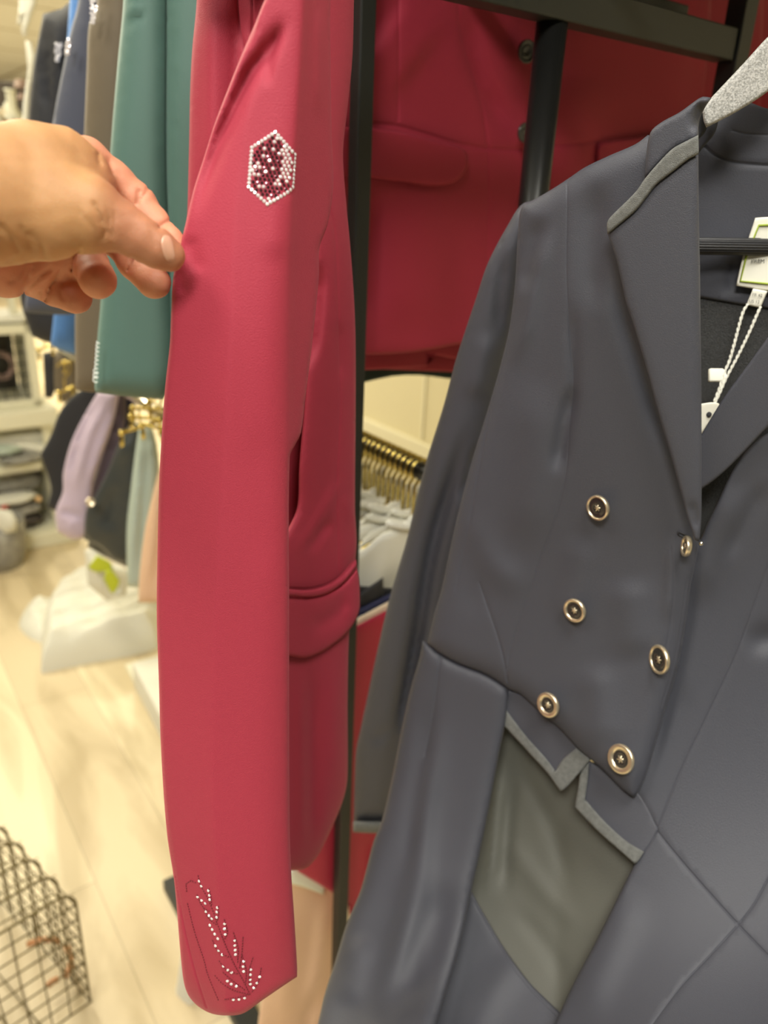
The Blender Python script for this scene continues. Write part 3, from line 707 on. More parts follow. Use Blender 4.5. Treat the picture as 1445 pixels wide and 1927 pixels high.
NJ = thing('navy_jacket', 'navy jacket with pale crystals hanging side-on, right of the black jacket', 'jacket', WV(120, 590, 1.12))
cloth('sleeve', [(150, -200), (147, 0), (134, 53), (118, 131), (105, 197), (99, 231), (80, 330), (62, 450), (48, 560), (46, 588), (100, 592), (141, 590), (190, 560), (200, 0), (210, -200)], const(1.13), M['navy2'], NJ, T=0.02, R=10, edge=0.006, pillow=0.02, Rp=50, step=14)
mb = MB()
for i in range(55):
    y = rng.uniform(74, 103); x = 128 + rng.uniform(-4, 3.5) - (y - 88) * 0.12
    gem(mb, x, y, 1.9, lambda a, b: 1.115, rng)
mb.build('crystals', M['gem'], NJ, False)
o, _ = cloth('blue_jacket', [(136, -200), (131, 0), (128, 50), (120, 160), (110, 400), (104, 560), (95, 650), (124, 663), (150, 668), (170, 560), (175, 0), (175, -200)], const(1.25), M['blue'], None, T=0.02, R=8, pillow=0.02, Rp=30, step=16)
tag(o, 'bright blue jacket glimpsed between the black and navy jackets', 'jacket')
BJ = thing('black_jacket', 'black jacket with a crystal motif hanging side-on, leftmost in the jacket row', 'jacket', WV(70, 650, 1.32))
cloth('body', [(140, -30), (131, 3), (116, 16), (96, 22), (81, 26), (76, 53), (66, 105), (59, 158), (53, 231), (45, 400), (38, 560), (60, 632), (92, 645), (150, 640), (160, 300), (165, -20)], const(1.34), M['blackc'], BJ, T=0.02, R=10, edge=0.008, pillow=0.02, Rp=40, step=14,
      folds=[([(82, 40), (86, 140), (97, 231)], 7, -0.012), ([(113, 30), (106, 231)], 8, 0.01)])
mb = MB()
for i in range(60):
    y = rng.uniform(82, 115); x = 110 + rng.uniform(-6.5, 5.5) * (1 if y < 100 else 0.7) - (y - 98) * 0.08
    gem(mb, x, y, 1.9, lambda a, b: 1.318, rng)
mb.build('crystals', M['gem'], BJ, False)

# ------------------------------------------------------------------ shirts and trousers on the lower rail, seen under the teal jacket
zr2 = WV(262, 800, 1.35).z
def under(name, out, Y, m, label, cat, folds=(), step=12, pil=0.012, Rp=30, grp=None):
    o, s = cloth(name, out, const(Y), m, None, T=0.006, R=8, edge=0.006, pillow=pil, Rp=Rp, folds=folds, step=step); tag(o, label, cat, grp); return o, s
under('black_shirt', [(150, 735), (185, 725), (200, 800), (150, 900), (112, 965), (88, 955), (96, 920), (76, 855), (95, 820), (115, 770)], 1.62, M['blackc'], 'black shirt with slanting hem, leftmost under the jackets', 'shirt', pil=0.003, Rp=12)
o, ls = under('lilac_shirt', [(186, 735), (225, 738), (212, 800), (188, 870), (176, 905), (174, 925), (160, 1012), (135, 1015), (108, 1000), (104, 965), (118, 925), (119, 890), (135, 830), (165, 770)], 1.56, M['lilac'], 'pale lilac satin shirt sleeve with gathered cuff under the jackets', 'shirt',
      folds=[([(205, 745), (165, 830), (140, 930)], 7, 0.012), ([(222, 750), (185, 850), (160, 930)], 6, 0.010), ([(190, 740), (150, 820), (128, 910)], 5, -0.010), ([(108, 962), (160, 972)], 4, -0.008), ([(135, 975), (132, 1012)], 5, 0.006)], step=8)
under('plum_shirt', [(212, 735), (238, 735), (236, 800), (215, 880), (196, 960), (185, 1010), (158, 1010), (172, 920), (190, 860)], 1.60, M['plum'], 'muted plum shirt between the lilac and the charcoal shirts', 'shirt', folds=[([(225, 750), (195, 880)], 8, -0.012)])
under('navy_shirt', [(232, 735), (255, 740), (250, 800), (236, 860), (225, 850)], 1.62, M['navyt'], 'dark navy shirt, a narrow strip under the teal jacket', 'shirt')
o, cs = under('charcoal_shirt', [(250, 790), (262, 800), (262, 900), (245, 1000), (240, 1060), (215, 1055), (190, 1030), (158, 1015), (162, 960), (180, 930), (205, 880), (225, 830)], 1.52, M['char'], 'charcoal satin shirt with a round cuff button', 'shirt',
      folds=[([(245, 810), (205, 950)], 9, 0.012), ([(255, 820), (235, 1040)], 7, 0.012), ([(235, 840), (190, 1000)], 8, -0.014), ([(180, 990), (235, 1010)], 5, 0.006)])
mb = MB(); c = WV(170, 945, 1.48); v = (C_ - c).normalized(); mb.lathe(c, v, [(0.0095, -0.002), (0.0095, 0.002), (0.0075, 0.003), (0.006, 0.0015), (0, 0.0015)], 20)
bt = mb.build('cuff_button', M['rim'], o)
bt.location = (c - Vector(o.location)) * 0 + bt.location
under('dark_trousers', [(170, 1000), (240, 1005), (240, 1068), (205, 1052), (165, 1030)], 1.58, M['char'], 'dark trousers below the charcoal shirt', 'trousers')
under('sage_shirt', [(262, 800), (285, 800), (296, 840), (300, 900), (290, 1000), (270, 1108), (240, 1104), (238, 1000), (246, 920), (256, 840)], 1.46, M['sage'], 'sage green satin shirt hanging from a gold clip hanger', 'shirt',
      folds=[([(268, 810), (252, 1000), (246, 1100)], 5, 0.010), ([(276, 810), (268, 1000), (258, 1100)], 5, -0.010), ([(284, 810), (286, 960)], 5, 0.010)], step=8)
under('peach_shirt', [(300, 880), (330, 880), (330, 1135), (260, 1134), (262, 1085), (272, 1000), (285, 940)], 1.40, M['peach'], 'peach shirt cuff beside the sage shirt and the raised sleeve', 'shirt', folds=[([(300, 890), (276, 1120)], 6, 0.010), ([(310, 900), (290, 1130)], 5, -0.008)], step=8)
# gold clip hangers
def clip(px0, py0, px1, py1, Y, label, dy=12):
    a, b = WV(px0, py0, Y), WV(px1, py1, Y)
    t = thing('gold_clip_hanger', label, 'hanger', (a + b) / 2 - ZA * 0.02)
    mb = MB(); mb.tube([a, (a + b) / 2, b], 0.0035, 8); mb.build('bar', M['gold'], t)
    for p in (a, b):
        mb = MB(); mb.ball(p, 0.006); mb.box(p - ZA * 0.016, (b - a).normalized(), (b - a).normalized().cross(ZA), ZA, -0.0035, 0.0035, -0.003, 0.003, -0.010, 0.010, 0.001); mb.build('clip', M['gold'], t)
    m = (a + b) / 2; d = (b - a).normalized(); mb = MB()
    mb.tube([m, m + ZA * 0.03] + [m + ZA * (0.052 + 0.02 * math.sin(q)) + d * (0.02 * math.cos(q)) for q in [math.radians(-90 + 26 * i) for i in range(10)]], 0.002, 8); mb.build('hook', M['gold'], t)
clip(249, 768, 320, 770, 1.38, 'uppermost gold clip hanger just below the teal jacket hem')
clip(246, 784, 318, 790, 1.36, 'second gold clip hanger, right under the uppermost one')
clip(228, 815, 300, 792, 1.34, 'tilted gold clip hanger lowest above the sage shirt')
clip(268, 800, 305, 806, 1.32, 'short gold clip hanger above the sage shirt, beside the raised sleeve')
mb = MB(); p = WV(262, 752, 1.5); mb.tube([p - A_ * 0.35, p, p + A_ * 0.3, p + A_ * 0.6], 0.012, 12); o = mb.build('hanging_rail', M['steel']); tag(o, 'metal clothes rail under the teal jacket, hung with gold clip hangers', 'rail')
for i, (x, y, Y, lb) in enumerate([(122, 735, 1.9, 'gold clip hanger with bright clips above the black shirt'), (132, 680, 2.0, 'gold clip hanger below the bright blue jacket'), (84, 655, 1.9, 'gold clip hanger beside the white wire-front cabinet')]):
    a = WV(x - 12, y + 3, Y); clip(x - 12, y + 4, x + 14, y - 6, Y, lb)
o, _ = cloth('beige_trousers', [(103, 662), (142, 664), (146, 740), (120, 760), (104, 735)], const(2.05), M['taupe'], None, T=0.02, R=8, pillow=0.01, Rp=15, step=14); tag(o, 'beige trousers hanging under the bright blue jacket', 'trousers')
o, _ = cloth('black_trousers', [(80, 664), (103, 660), (104, 735), (98, 750), (84, 748)], const(2.1), M['blackc'], None, T=0.02, R=8, pillow=0.01, Rp=12, step=12); tag(o, 'narrow black trousers beside the white wire-front cabinet', 'trousers')
o, _ = cloth('grey_patterned_jacket', [(122, 585), (150, 585), (150, 668), (124, 660)], const(1.30), mat('grey_blue_tweed', (0.16, 0.17, 0.21), 0.7, var=0.5, vscale=300), None, T=0.02, R=8, pillow=0.01, Rp=15, step=12); tag(o, 'grey-blue speckled jacket hem right of the bright blue jacket', 'jacket')

# ------------------------------------------------------------------ white shelving at the end of the aisle
F0 = floor_pt(120, 1014)
def bx(mb, u0, u1, v0, v1, z0, z1, bev=0.003): mb.box(Vector((F0.x, F0.y, 0)), B_, A_, ZA, u0, u1, v0, v1, z0, z1, bev)
SH = thing('display_shelf', 'white open display shelf with a bench top at the end of the aisle', 'shelf', (F0.x, F0.y, 0))
YF = plane_Y(F0)
def hz(px, py): return WV(px, py, float(YF(px, py))).z
def hu(px, py): return (WV(px, py, float(YF(px, py))) - F0).dot(B_)
zb, zb2 = hz(60, 768), hz(60, 803); zs, zs2 = hz(80, 868), hz(80, 884); zk = hz(110, 985)
ub = hu(108, 780); us = hu(106, 900)
mb = MB(); bx(mb, ub - 1.6, ub, -0.03, 0.5, zb2, zb, 0.012); mb.build('bench_top', M['whitep'], SH, False)
mb = MB(); bx(mb, us - 1.6, us - 0.05, 0.0, 0.45, zs2, zs, 0.006); mb.build('shelf_board', M['whitep'], SH, False)
mb = MB(); bx(mb, us - 1.6, us + 0.06, -0.05, 0.5, 0, zk * 0.85, 0.006); mb.build('plinth', M['whitep'], SH, False)
mb = MB(); bx(mb, us - 0.03, us, 0.0, 0.45, zk * 0.85, zb2, 0.003); mb.build('side_panel', M['whitep'], SH, False)
mb = MB(); bx(mb, us - 1.6, us, 0.46, 0.48, 0, zb2, 0.002); mb.build('back_panel', M['dark'], SH, False)
# wire-front cabinet on the bench
CB = thing('wire_front_cabinet', 'white framed cabinet with a black wire grid front standing on the bench', 'cabinet', F0 + ZA * zb)
uc = hu(80, 740); z1c = hz(60, 612)
mb = MB()
bx(mb, uc - 0.035, uc, 0.02, 0.07, zb, z1c, 0.003); bx(mb, uc - 0.5, uc - 0.46, 0.02, 0.07, zb, z1c); bx(mb, uc - 0.5, uc, 0.02, 0.07, z1c - 0.035, z1c); bx(mb, uc - 0.5, uc, 0.02, 0.07, zb, zb + 0.03)
bx(mb, uc - 0.5, uc, 0.07, 0.40, z1c - 0.015, z1c); bx(mb, uc - 0.015, uc, 0.07, 0.40, zb, z1c)
mb.build('frame', M['whitep'], CB, False)
mb = MB(); bx(mb, uc - 0.5, uc - 0.02, 0.38, 0.40, zb, z1c); mb.build('back_panel', M['dark'], CB, False)
mb = MB(); o0 = Vector((F0.x, F0.y, 0))
for i in range(11):
    u = uc - 0.05 - i * 0.042; mb.tube([o0 + B_ * u + A_ * 0.045 + ZA * zb, o0 + B_ * u + A_ * 0.045 + ZA * z1c], 0.0025, 6)
for j in range(8):
    z = zb + 0.04 + j * 0.045
    if z < z1c - 0.03: mb.tube([o0 + B_ * (uc - 0.48) + A_ * 0.045 + ZA * z, o0 + B_ * (uc - 0.03) + A_ * 0.045 + ZA * z], 0.0025, 6)
mb.build('wire_grid', M['black'], CB)
mb = MB(); c = WV(2, 688, float(YF(2, 688)) + 0.16); mb.tube([c + B_ * 0.045 * math.cos(q) + ZA * 0.05 * math.sin(q) for q in [i * math.pi / 10 for i in range(20)]], 0.012, 8, closed=True); o = mb.build('leather_bracelet', M['pink']); tag(o, 'dusty pink leather ring behind the wire cabinet grid', 'ring')
# things on top of the cabinet
def blob(name, px, py, dv, rx, ry, rz, m, label, cat, seed=0, lump=0.25, grp=None):
    rg = random.Random(seed); c = WV(px, py, float(YF(px, py)) + dv)
    bm = bmesh.new(); bmesh.ops.create_icosphere(bm, subdivisions=4, radius=1)
    ph = [Vector((rg.uniform(-3, 3), rg.uniform(-3, 3), rg.uniform(-3, 3))) for _ in range(6)]
    for v in bm.verts:
        k = 1 + lump * sum(math.sin(v.co.dot(p * (1.2 + 0.6 * i)) + i) for i, p in enumerate(ph)) / 6
        q = v.co * k
        sx = math.copysign(abs(q.x) ** 0.8, q.x); sz = math.copysign(abs(q.z) ** 0.8, q.z)
        v.co = c + B_ * sx * rx + A_ * q.y * ry + ZA * sz * rz
    bm.verts.index_update(); o = link(name, [v.co for v in bm.verts], [[v.index for v in f.verts] for f in bm.faces], m); bm.free()
    tag(o, label, cat, grp); return o
def shbox(name, px0, py0, px1, py1, v0, v1, m, label, cat, bev=0.006, grp=None):
    u0, u1 = sorted((hu(px0, (py0 + py1) / 2), hu(px1, (py0 + py1) / 2))); z0, z1_ = sorted((hz((px0 + px1) / 2, py0), hz((px0 + px1) / 2, py1)))
    mb = MB(); bx(mb, u0, u1, v0, v1, z0, z1_, bev); o = mb.build(name, m, None, False); tag(o, label, cat, grp); return o
shbox('white_tray', -60, 600, 52, 612, 0.04, 0.3, M['whitec'], 'white tray lying on top of the wire-front cabinet', 'tray')
blob('folded_scarf', 15, 593, 0.16, 0.10, 0.08, 0.020, M['whitec'], 'folded white scarf on the tray over the wire cabinet', 'scarf', 3)
blob('pale_purse', 52, 592, 0.14, 0.05, 0.04, 0.018, M['whitec'], 'small pale purse at the right end of the cabinet top', 'purse', 5)
shbox('display_post', 22, 470, 36, 600, 0.10, 0.14, M['whitep'], 'white upright display post on the cabinet, partly behind the hand', 'post')
# white cloth piled on the shelf board, goods on the plinth
blob('white_cloth_pile', 30, 838, 0.12, 0.20, 0.12, 0.075, M['whitec'], 'crumpled white cloths piled on the shelf board under the bench', 'cloth', 8, 0.55)
blob('sage_cloth', 8, 846, 0.02, 0.06, 0.04, 0.02, M['sage'], 'pale green folded cloth left of the white cloth pile', 'cloth', 9, 0.4)
blob('grey_cloth', 38, 862, 0.0, 0.08, 0.05, 0.012, M['grey'], 'flat grey cloth at the front of the white cloth pile', 'cloth', 19, 0.4)
blob('tan_bag', 12, 905, 0.14, 0.14, 0.08, 0.05, M['grey'], 'grey-beige soft bag in the dark lower shelf', 'bag', 10, 0.4)
blob('white_towel', 22, 938, 0.04, 0.10, 0.06, 0.018, M['whitec'], 'rolled white towel on top of the lower shelf goods', 'towel', 11, 0.2)
for i, (x, y, mm, lb) in enumerate([(48, 955, 'grey', 'topmost grey shoe in the lower shelf stack'), (52, 976, 'dark', 'middle dark shoe in the lower shelf stack'), (45, 998, 'grey', 'lowest grey shoe in the lower shelf stack'), (20, 975, 'dark', 'dark shoe left of the shoe stack')]):
    blob('riding_shoe', x, y, 0.05, 0.06, 0.05, 0.022, M[mm], lb, 'shoe', 20 + i, 0.3)
blob('red_tin', 7, 953, 0.0, 0.016, 0.016, 0.012, M['redg'], 'tiny red tin beside the white towel', 'tin', 33, 0.1)
blob('orange_ornament', 72, 939, 0.02, 0.012, 0.012, 0.012, mat('amber_glow_glass', (0.9, 0.6, 0.3), 0.3), 'small amber ornament against the shelf side panel', 'ornament', 34, 0.1)
# wicker bucket on the floor
mb = MB(); c = floor_pt(2, 1062); prof = [(0, 0.0), (0.085, 0.0), (0.10, 0.05), (0.108, 0.12), (0.112, 0.20), (0.104, 0.20), (0.10, 0.12), (0.09, 0.02), (0, 0.02)]
mb.lathe(c, ZA, prof, 28); o = mb.build('wicker_basket', M['grey']); tag(o, 'round beige-grey basket on the floor at the left edge', 'basket')
o, _ = cloth('white_cloth', [(-40, 955), (0, 958), (22, 962), (32, 980), (30, 1000), (10, 1005), (-40, 1004)], const(c.y - 0.09), M['whitec'], None, T=0.02, R=10, pillow=0.02, Rp=20, step=14); tag(o, 'white cloth spilling over the rim of the beige basket', 'cloth')
# top-left: hanging white garments, bottle and straw things on a dark high shelf
WH = thing('hanging_white_scarf', 'white scarf hanging in knots from above at the top left', 'scarf', WV(45, 235, 2.4))
cloth('upper_fold', [(28, -120), (72, -120), (70, 0), (58, 40), (47, 73), (41, 60), (41, 32), (38, 46), (32, 48), (35, 28), (36, 0)], const(2.4), M['whitec'], WH, T=0.01, R=6, pillow=0.02, Rp=12, step=7)
cloth('lower_fold', [(48, 76), (60, 80), (66, 108), (62, 130), (56, 170), (52, 235), (50, 300), (40, 300), (44, 200), (52, 140), (53, 126), (50, 100)], const(2.42), M['whitec'], WH, T=0.01, R=6, pillow=0.015, Rp=6, step=6)
YT = 2.9
mb = MB(); c = WV(27, 238, YT); hh = WV(24, 168, YT).z - c.z; r = 9 * mpp(27, 200, YT)
mb.lathe(c, ZA, [(0, 0), (r * 0.7, 0), (r * 0.85, hh * 0.1), (r * 0.9, hh * 0.85), (r * 0.95, hh * 0.93), (r * 1.1, hh * 0.95), (r * 1.1, hh), (0, hh)], 24); o = mb.build('white_bottle', M['whitep']); tag(o, 'tall white bottle standing on the high dark shelf', 'bottle')
for i, (x, y, rr, lb) in enumerate([(40, 162, 13, 'upper brown straw hat on the high shelf'), (43, 184, 10, 'lower brown straw hat on the high shelf')]):
    c = WV(x, y, YT + 0.1); r = rr * mpp(x, y, YT); mb = MB(); mb.lathe(c, ZA, [(0, -0.3 * r), (r * 1.0, -0.3 * r), (r * 1.25, -0.35 * r), (r * 0.95, -0.1 * r), (r * 0.85, 0.6 * r), (r * 0.5, 0.85 * r), (0, 0.85 * r)], 24); o = mb.build('straw_hat', mat('brown_straw', (0.30, 0.20, 0.15), 0.7, bump=1, bscale=150)); tag(o, lb, 'hat')
c = WV(20, 262, YT + 0.05); mb = MB(); mb.box(c, Vector((1, 0, 0)), Vector((0, 1, 0)), ZA, -1.2, 0.12, -0.15, 0.4, -0.03, 0.0, 0.003)
mb.box(c, Vector((1, 0, 0)), Vector((0, 1, 0)), ZA, -1.2, 0.12, 0.38, 0.4, 0.0, 0.22, 0.003)
o = mb.build('wall_shelf', mat('dark_brown_wood', (0.06, 0.045, 0.03), 0.5), None, False); tag(o, 'dark wooden high shelf carrying the bottle and straw hats', 'shelf')
for i, x in enumerate((3, 13, 22)):
    blob('dried_flowers', x, 232 - i * 4, YT - float(YF(x, 232)), 0.03, 0.03, 0.035, M['wick'] if i % 2 else M['whitep'], ['leftmost pale tuft of dried flowers on the high shelf', 'middle beige tuft of dried flowers on the high shelf', 'right pale tuft of dried flowers beside the white bottle'][i], 'dried flowers', 50 + i, 0.9)

# ------------------------------------------------------------------ white laundry pile with a lime tag, white box
def onfloor(pts, z): return [on_z(x, y, z) for x, y in pts]
def pile(name, base, H, m, label, cat, seed=1, amp=0.02, n=60, kind=None):
    """a heap of folded cloth: footprint base (photo pixels on the floor), height H"""
    P = [floor_pt(x, y) for x, y in base]; P2 = sm([(p.x, p.y) for p in P]); x0, y0 = P2.min(0); x1, y1 = P2.max(0)
    rg = np.random.RandomState(seed); ks = rg.uniform(8, 40, (9, 2)) * rg.choice([-1, 1], (9, 2)); ph = rg.uniform(0, 6, 9)
    O = curve([(p[0] * 1000, p[1] * 1000) for p in P2], 12, corner=80) / 1000
    gx, gy = np.meshgrid(np.linspace(x0, x1, n), np.linspace(y0, y1, n)); G = np.stack([gx.ravel(), gy.ravel()], 1); G = G[inside(G, O)]
    k = seg_dist(G, O, True) > 0.004; G = G[k]
    allp = np.concatenate([O, G]); nb = len(O)
    vo, eo, fo, *_ = delaunay_2d_cdt([Vector(p) for p in allp], [(i, (i + 1) % nb) for i in range(nb)], [list(range(nb))], 1, 1e-6)
    Q = sm([tuple(v) for v in vo]); d = seg_dist(Q, O, True); d[:nb] = 0
    q = np.clip(d / 0.045, 0, 1); h = H * np.sqrt(np.clip(1 - (1 - q) ** 2, 0, 1))
    wv = sum(np.abs(np.sin(Q @ ks[i] + ph[i])) / (1 + 0.25 * i) for i in range(9)) / 9
    z = h * (0.72 + 0.0 * wv) + amp * wv * q * 3
    lay = 0.006 * np.sin(z / H * 40); V = np.concatenate([np.stack([Q[:, 0], Q[:, 1], z], 1), np.stack([O[:, 0], O[:, 1], np.zeros(nb)], 1)])
    Fs = [tuple(f) for f in fo]
    o = link(name, V, Fs, m); tag(o, label, cat); return o
pile('white_laundry_pile', [(77, 1268), (160, 1250), (255, 1232), (300, 1215), (300, 1130), (200, 1105), (130, 1120), (85, 1180)], 0.10, M['whitec'], 'pile of folded white clothes on the wooden floor under the lime tag', 'clothes', 3, 0.045, 110)
pile('white_cloth_corner', [(36, 1175), (55, 1200), (90, 1215), (110, 1160), (100, 1130), (60, 1140)], 0.03, M['whitec'], 'loose white cloth spilling left of the laundry pile', 'cloth', 5, 0.025, 40)
LT = thing('lime_tag', 'lime green bent card tag hanging over the white laundry pile', 'tag', WV(200, 1115, 2.05))
cloth('upper_flap', [(182, 1045), (208, 1058), (212, 1072), (200, 1075), (178, 1076), (165, 1068), (175, 1055)], const(2.05), M['lime'], LT, T=0.003, R=3, step=8)
cloth('lower_flap', [(200, 1072), (212, 1074), (225, 1092), (222, 1105), (213, 1118), (208, 1114), (195, 1090)], const(2.03), M['lime'], LT, T=0.003, R=3, step=8)
o, _ = cloth('white_shirt', [(160, 1035), (175, 1033), (196, 1040), (197, 1052), (215, 1066), (232, 1066), (240, 1085), (238, 1120), (200, 1130), (165, 1100)], const(2.12), M['whitec'], None, T=0.01, R=10, pillow=0.01, Rp=20, step=9, folds=[([(170, 1040), (200, 1120)], 6, 0.03), ([(205, 1060), (225, 1125)], 6, -0.03)]); tag(o, 'white shirt hanging behind the lime green tag', 'shirt')
WB = thing('white_box', 'white cardboard box beside the laundry pile, edge hidden by the raised sleeve', 'box', floor_pt(300, 1350))
b0, b1 = floor_pt(300, 1380), floor_pt(236, 1256)
ax = (b0 - b1).normalized(); ay = ax.cross(ZA) * -1
mb = MB(); mb.box(b1, ax, ay, ZA, 0, (b0 - b1).length + 0.2, 0.0, 0.4, 0, 0.012, 0.002); mb.build('base', M['whitep'], WB, False)
b2 = on_z(248, 1247, 0.10); mb = MB(); mb.box(Vector((b2.x, b2.y, 0)), ax, ay, ZA, 0.0, 0.30, 0.0, 0.3, 0.012, 0.10, 0.004); mb.build('lid', M['whitec'], WB, False)
# white garment behind the cuff, at the bottom
o, _ = cloth('white_trousers', [(342, 1790), (360, 1780), (470, 1780), (480, 1900), (470, 2040), (335, 2040), (325, 1900), (333, 1850)], const(1.02), M['whitec'], None, T=0.01, R=10, pillow=0.02, Rp=30, step=12, folds=[([(360, 1800), (352, 2000)], 10, 0.01), ([(378, 1800), (380, 2000)], 7, -0.01)]); tag(o, 'white trousers hanging behind the cuff of the raised sleeve', 'trousers')

# ------------------------------------------------------------------ wire basket on the floor, bottom left
c0 = floor_pt(183, 1893); cz = 0.30
WBk = thing('wire_basket', 'bronze wire basket with rounded hoops standing on the floor, tan leather bits inside', 'basket', (c0.x, c0.y, 0))
tc_ = on_z(139, 1674, cz); far = on_z(15, 1551, cz); U1 = Vector((far.x - tc_.x, far.y - tc_.y, 0)).normalized()
lf = on_z(0, 1757, cz); V1 = Vector((lf.x - tc_.x, lf.y - tc_.y, 0)).normalized()
c0 = Vector((tc_.x, tc_.y, 0))
def hoop(s, r=0.0022, inset=0.0, wd=0.55, dz=0.0):
    """U-shaped hoop across the basket at distance s from the near face"""
    pts = []; rad = 0.035; H = cz - dz; taper = 0.0
    def P(v, z): return c0 + U1 * s + V1 * (v + taper * (1 - z / H) * (1 if v < wd / 2 else -1)) + ZA * z
    for i in range(9):
        pts.append(P(0 + inset, 0.01 + (H - rad - 0.01) * i / 8))
    for i in range(1, 8):
        a = math.radians(90 * i / 7); pts.append(P(inset + rad * (1 - math.cos(a)), H - rad + rad * math.sin(a)))
    pts.append(P(wd / 2 - 0.01, H))
    for i in range(0, 8):
        a = math.radians(90 - 90 * i / 7); pts.append(P(wd - inset - rad * (1 - math.cos(a)), H - rad + rad * math.sin(a)))
    pts.append(P(wd - inset, 0.01))
    mb = MB(); mb.tube(pts, r, 8); return mb
for k in range(8):
    s = 0.0615 * k; hoop(s, 0.0025).build('hoop', M['wire'], WBk)
    hoop(s + 0.03, 0.0014, 0.006, dz=0.012).build('hoop', M['wire'], WBk)
tp = 0.0
mb = MB()
for j in range(9):
    z = 0.012 + j * 0.031; k = tp * (1 - z / cz)
    mb.tube([c0 + V1 * k + ZA * z, c0 + V1 * k + U1 * 0.25 + ZA * z, c0 + V1 * k + U1 * 0.49 + ZA * z], 0.0014, 6)
SIDE = mb
mb = MB()
for j in range(8):
    z = 0.012 + j * 0.036; k = tp * (1 - z / cz)
    mb.tube([c0 + V1 * k + ZA * z, c0 + V1 * 0.25 + ZA * z, c0 + V1 * (0.55 - k) + ZA * z], 0.0016, 6)
for j in range(1, 15):
    v = j * 0.037; mb.tube([c0 + V1 * (0.055 + (v - 0.055) * 0.9) + ZA * 0.012, c0 + V1 * v + ZA * 0.15, c0 + V1 * v + ZA * cz], 0.0016, 6)
mb.build('front_grid', M['wire'], WBk)
mb = MB()
for j in range(1, 12):
    v = 0.045 + j * 0.04; mb.tube([c0 + V1 * v + ZA * 0.012, c0 + V1 * v + U1 * 0.25 + ZA * 0.012, c0 + V1 * v + U1 * 0.49 + ZA * 0.012], 0.0014, 6)
mb.build('bottom_wires', M['wire'], WBk)
mb = SIDE
for j in range(1, 10):
    z = 0.02 + j * 0.03
    for s0 in range(0, 8):
        a = c0 + U1 * (0.0615 * s0) + ZA * z; k1 = tp * (1 - z / cz); k2 = tp * (1 - (z - 0.03) / cz)
        mb.tube([a + V1 * k1, c0 + U1 * (0.0615 * s0 + 0.0307) + V1 * k2 + ZA * (z - 0.03)], 0.0008, 5)
mb.build('side_mesh', M['wire'], WBk)
for i, (pts, lb) in enumerate([([(78, 1778), (100, 1770), (122, 1768), (140, 1772)], 'upper strip of tan leather lying in the wire basket'), ([(152, 1780), (162, 1800), (160, 1822), (150, 1838)], 'right-hand curl of tan leather in the wire basket'), ([(118, 1855), (128, 1846), (138, 1842)], 'short lowest scrap of tan leather in the wire basket')]):
    mb = MB(); mb.tube([on_z(x - 28, y, 0.045) for x, y in pts], 0.006, 8); o = mb.build('leather_strip', M['orange']); tag(o, lb, 'leather strip')
# ------------------------------------------------------------------ the navy tailcoat on its hanger
NC = thing('navy_tailcoat', 'dark navy tailcoat with grey velour trim and pale gold buttons on a grey hanger', 'coat', WV(1100, 1900, 0.60))
def YC(px, py): return 0.625 - (sm(px) - 980) * 0.00016 - 0.02 * np.exp(-((sm(px) - 1200) / 260.0) ** 2) - 0.17 * np.clip((sm(py) - 1000) / 880, 0, 2) ** 1.9 - 0.035 * np.clip((sm(py) - 1350) / 600, 0, 2) ** 1.3 * np.clip((1050 - sm(px)) / 250, 0, 1)
def off(f, k): return lambda px, py: f(px, py) + k
N = M['navy']
# inside of the back, seen through the neck opening
cloth('back_facing', [(1290, 215), (1340, 195), (1400, 190), (1450, 205), (1640, 200), (1640, 640), (1445, 580), (1390, 572), (1322, 560), (1290, 555)], off(YC, 0.095), N, NC, T=0.003, R=6, step=11,
      seams=[([(1325, 275), (1345, 292), (1375, 304), (1410, 309), (1460, 312), (1640, 315)], 0.002, 2.4), ([(1380, 246), (1405, 252), (1450, 254)], 0.0008, 1.6)],
      folds=[([(1375, 480), (1380, 560)], 14, -0.004)])
cloth('mesh_lining', [(1290, 552), (1322, 558), (1390, 570), (1445, 579), (1640, 620), (1640, 1040), (1290, 1040)], off(YC, 0.098), M['mesh'], NC, T=0.003, R=6, step=14)
# left sleeve (hangs a little behind the body)
def YSl(px, py): return 0.64 + 0.09 * np.clip((sm(py) - 400) / 1150, 0, 1)
cloth('sleeve', [(1000, 378), (987, 381), (973, 394), (957, 421), (935, 460), (915, 502), (896, 560), (874, 626), (857, 679), (835, 762), (799, 878), (765, 1016), (734, 1121), (704, 1251), (679, 1368), (670, 1410), (667, 1470), (665, 1548), (700, 1549), (735, 1548), (770, 1420), (815, 1260), (850, 1130), (890, 980), (930, 800), (965, 640), (990, 500)], YSl, N, NC, T=0.02, R=10, edge=0.006, pillow=0.018, Rp=52, step=10,
      folds=[([(880, 790), (850, 900), (818, 1010), (800, 1100), (785, 1200), (760, 1340), (735, 1480)], 13, -0.020), ([(952, 470), (938, 560), (935, 640)], 8, -0.005), ([(905, 830), (865, 950)], 8, -0.008), ([(790, 1150), (772, 1260), (742, 1390)], 9, -0.010), ([(925, 620), (890, 760)], 20, 0.004), ([(700, 1400), (735, 1370)], 8, -0.003)])
cloth('cuff_trim', [(664, 1545), (700, 1546), (735, 1545), (732, 1567), (700, 1568), (664, 1566)], off(YSl, -0.003), M['grey_trim'], NC, T=0.012, R=5, step=7, pillow=0.006, Rp=10)
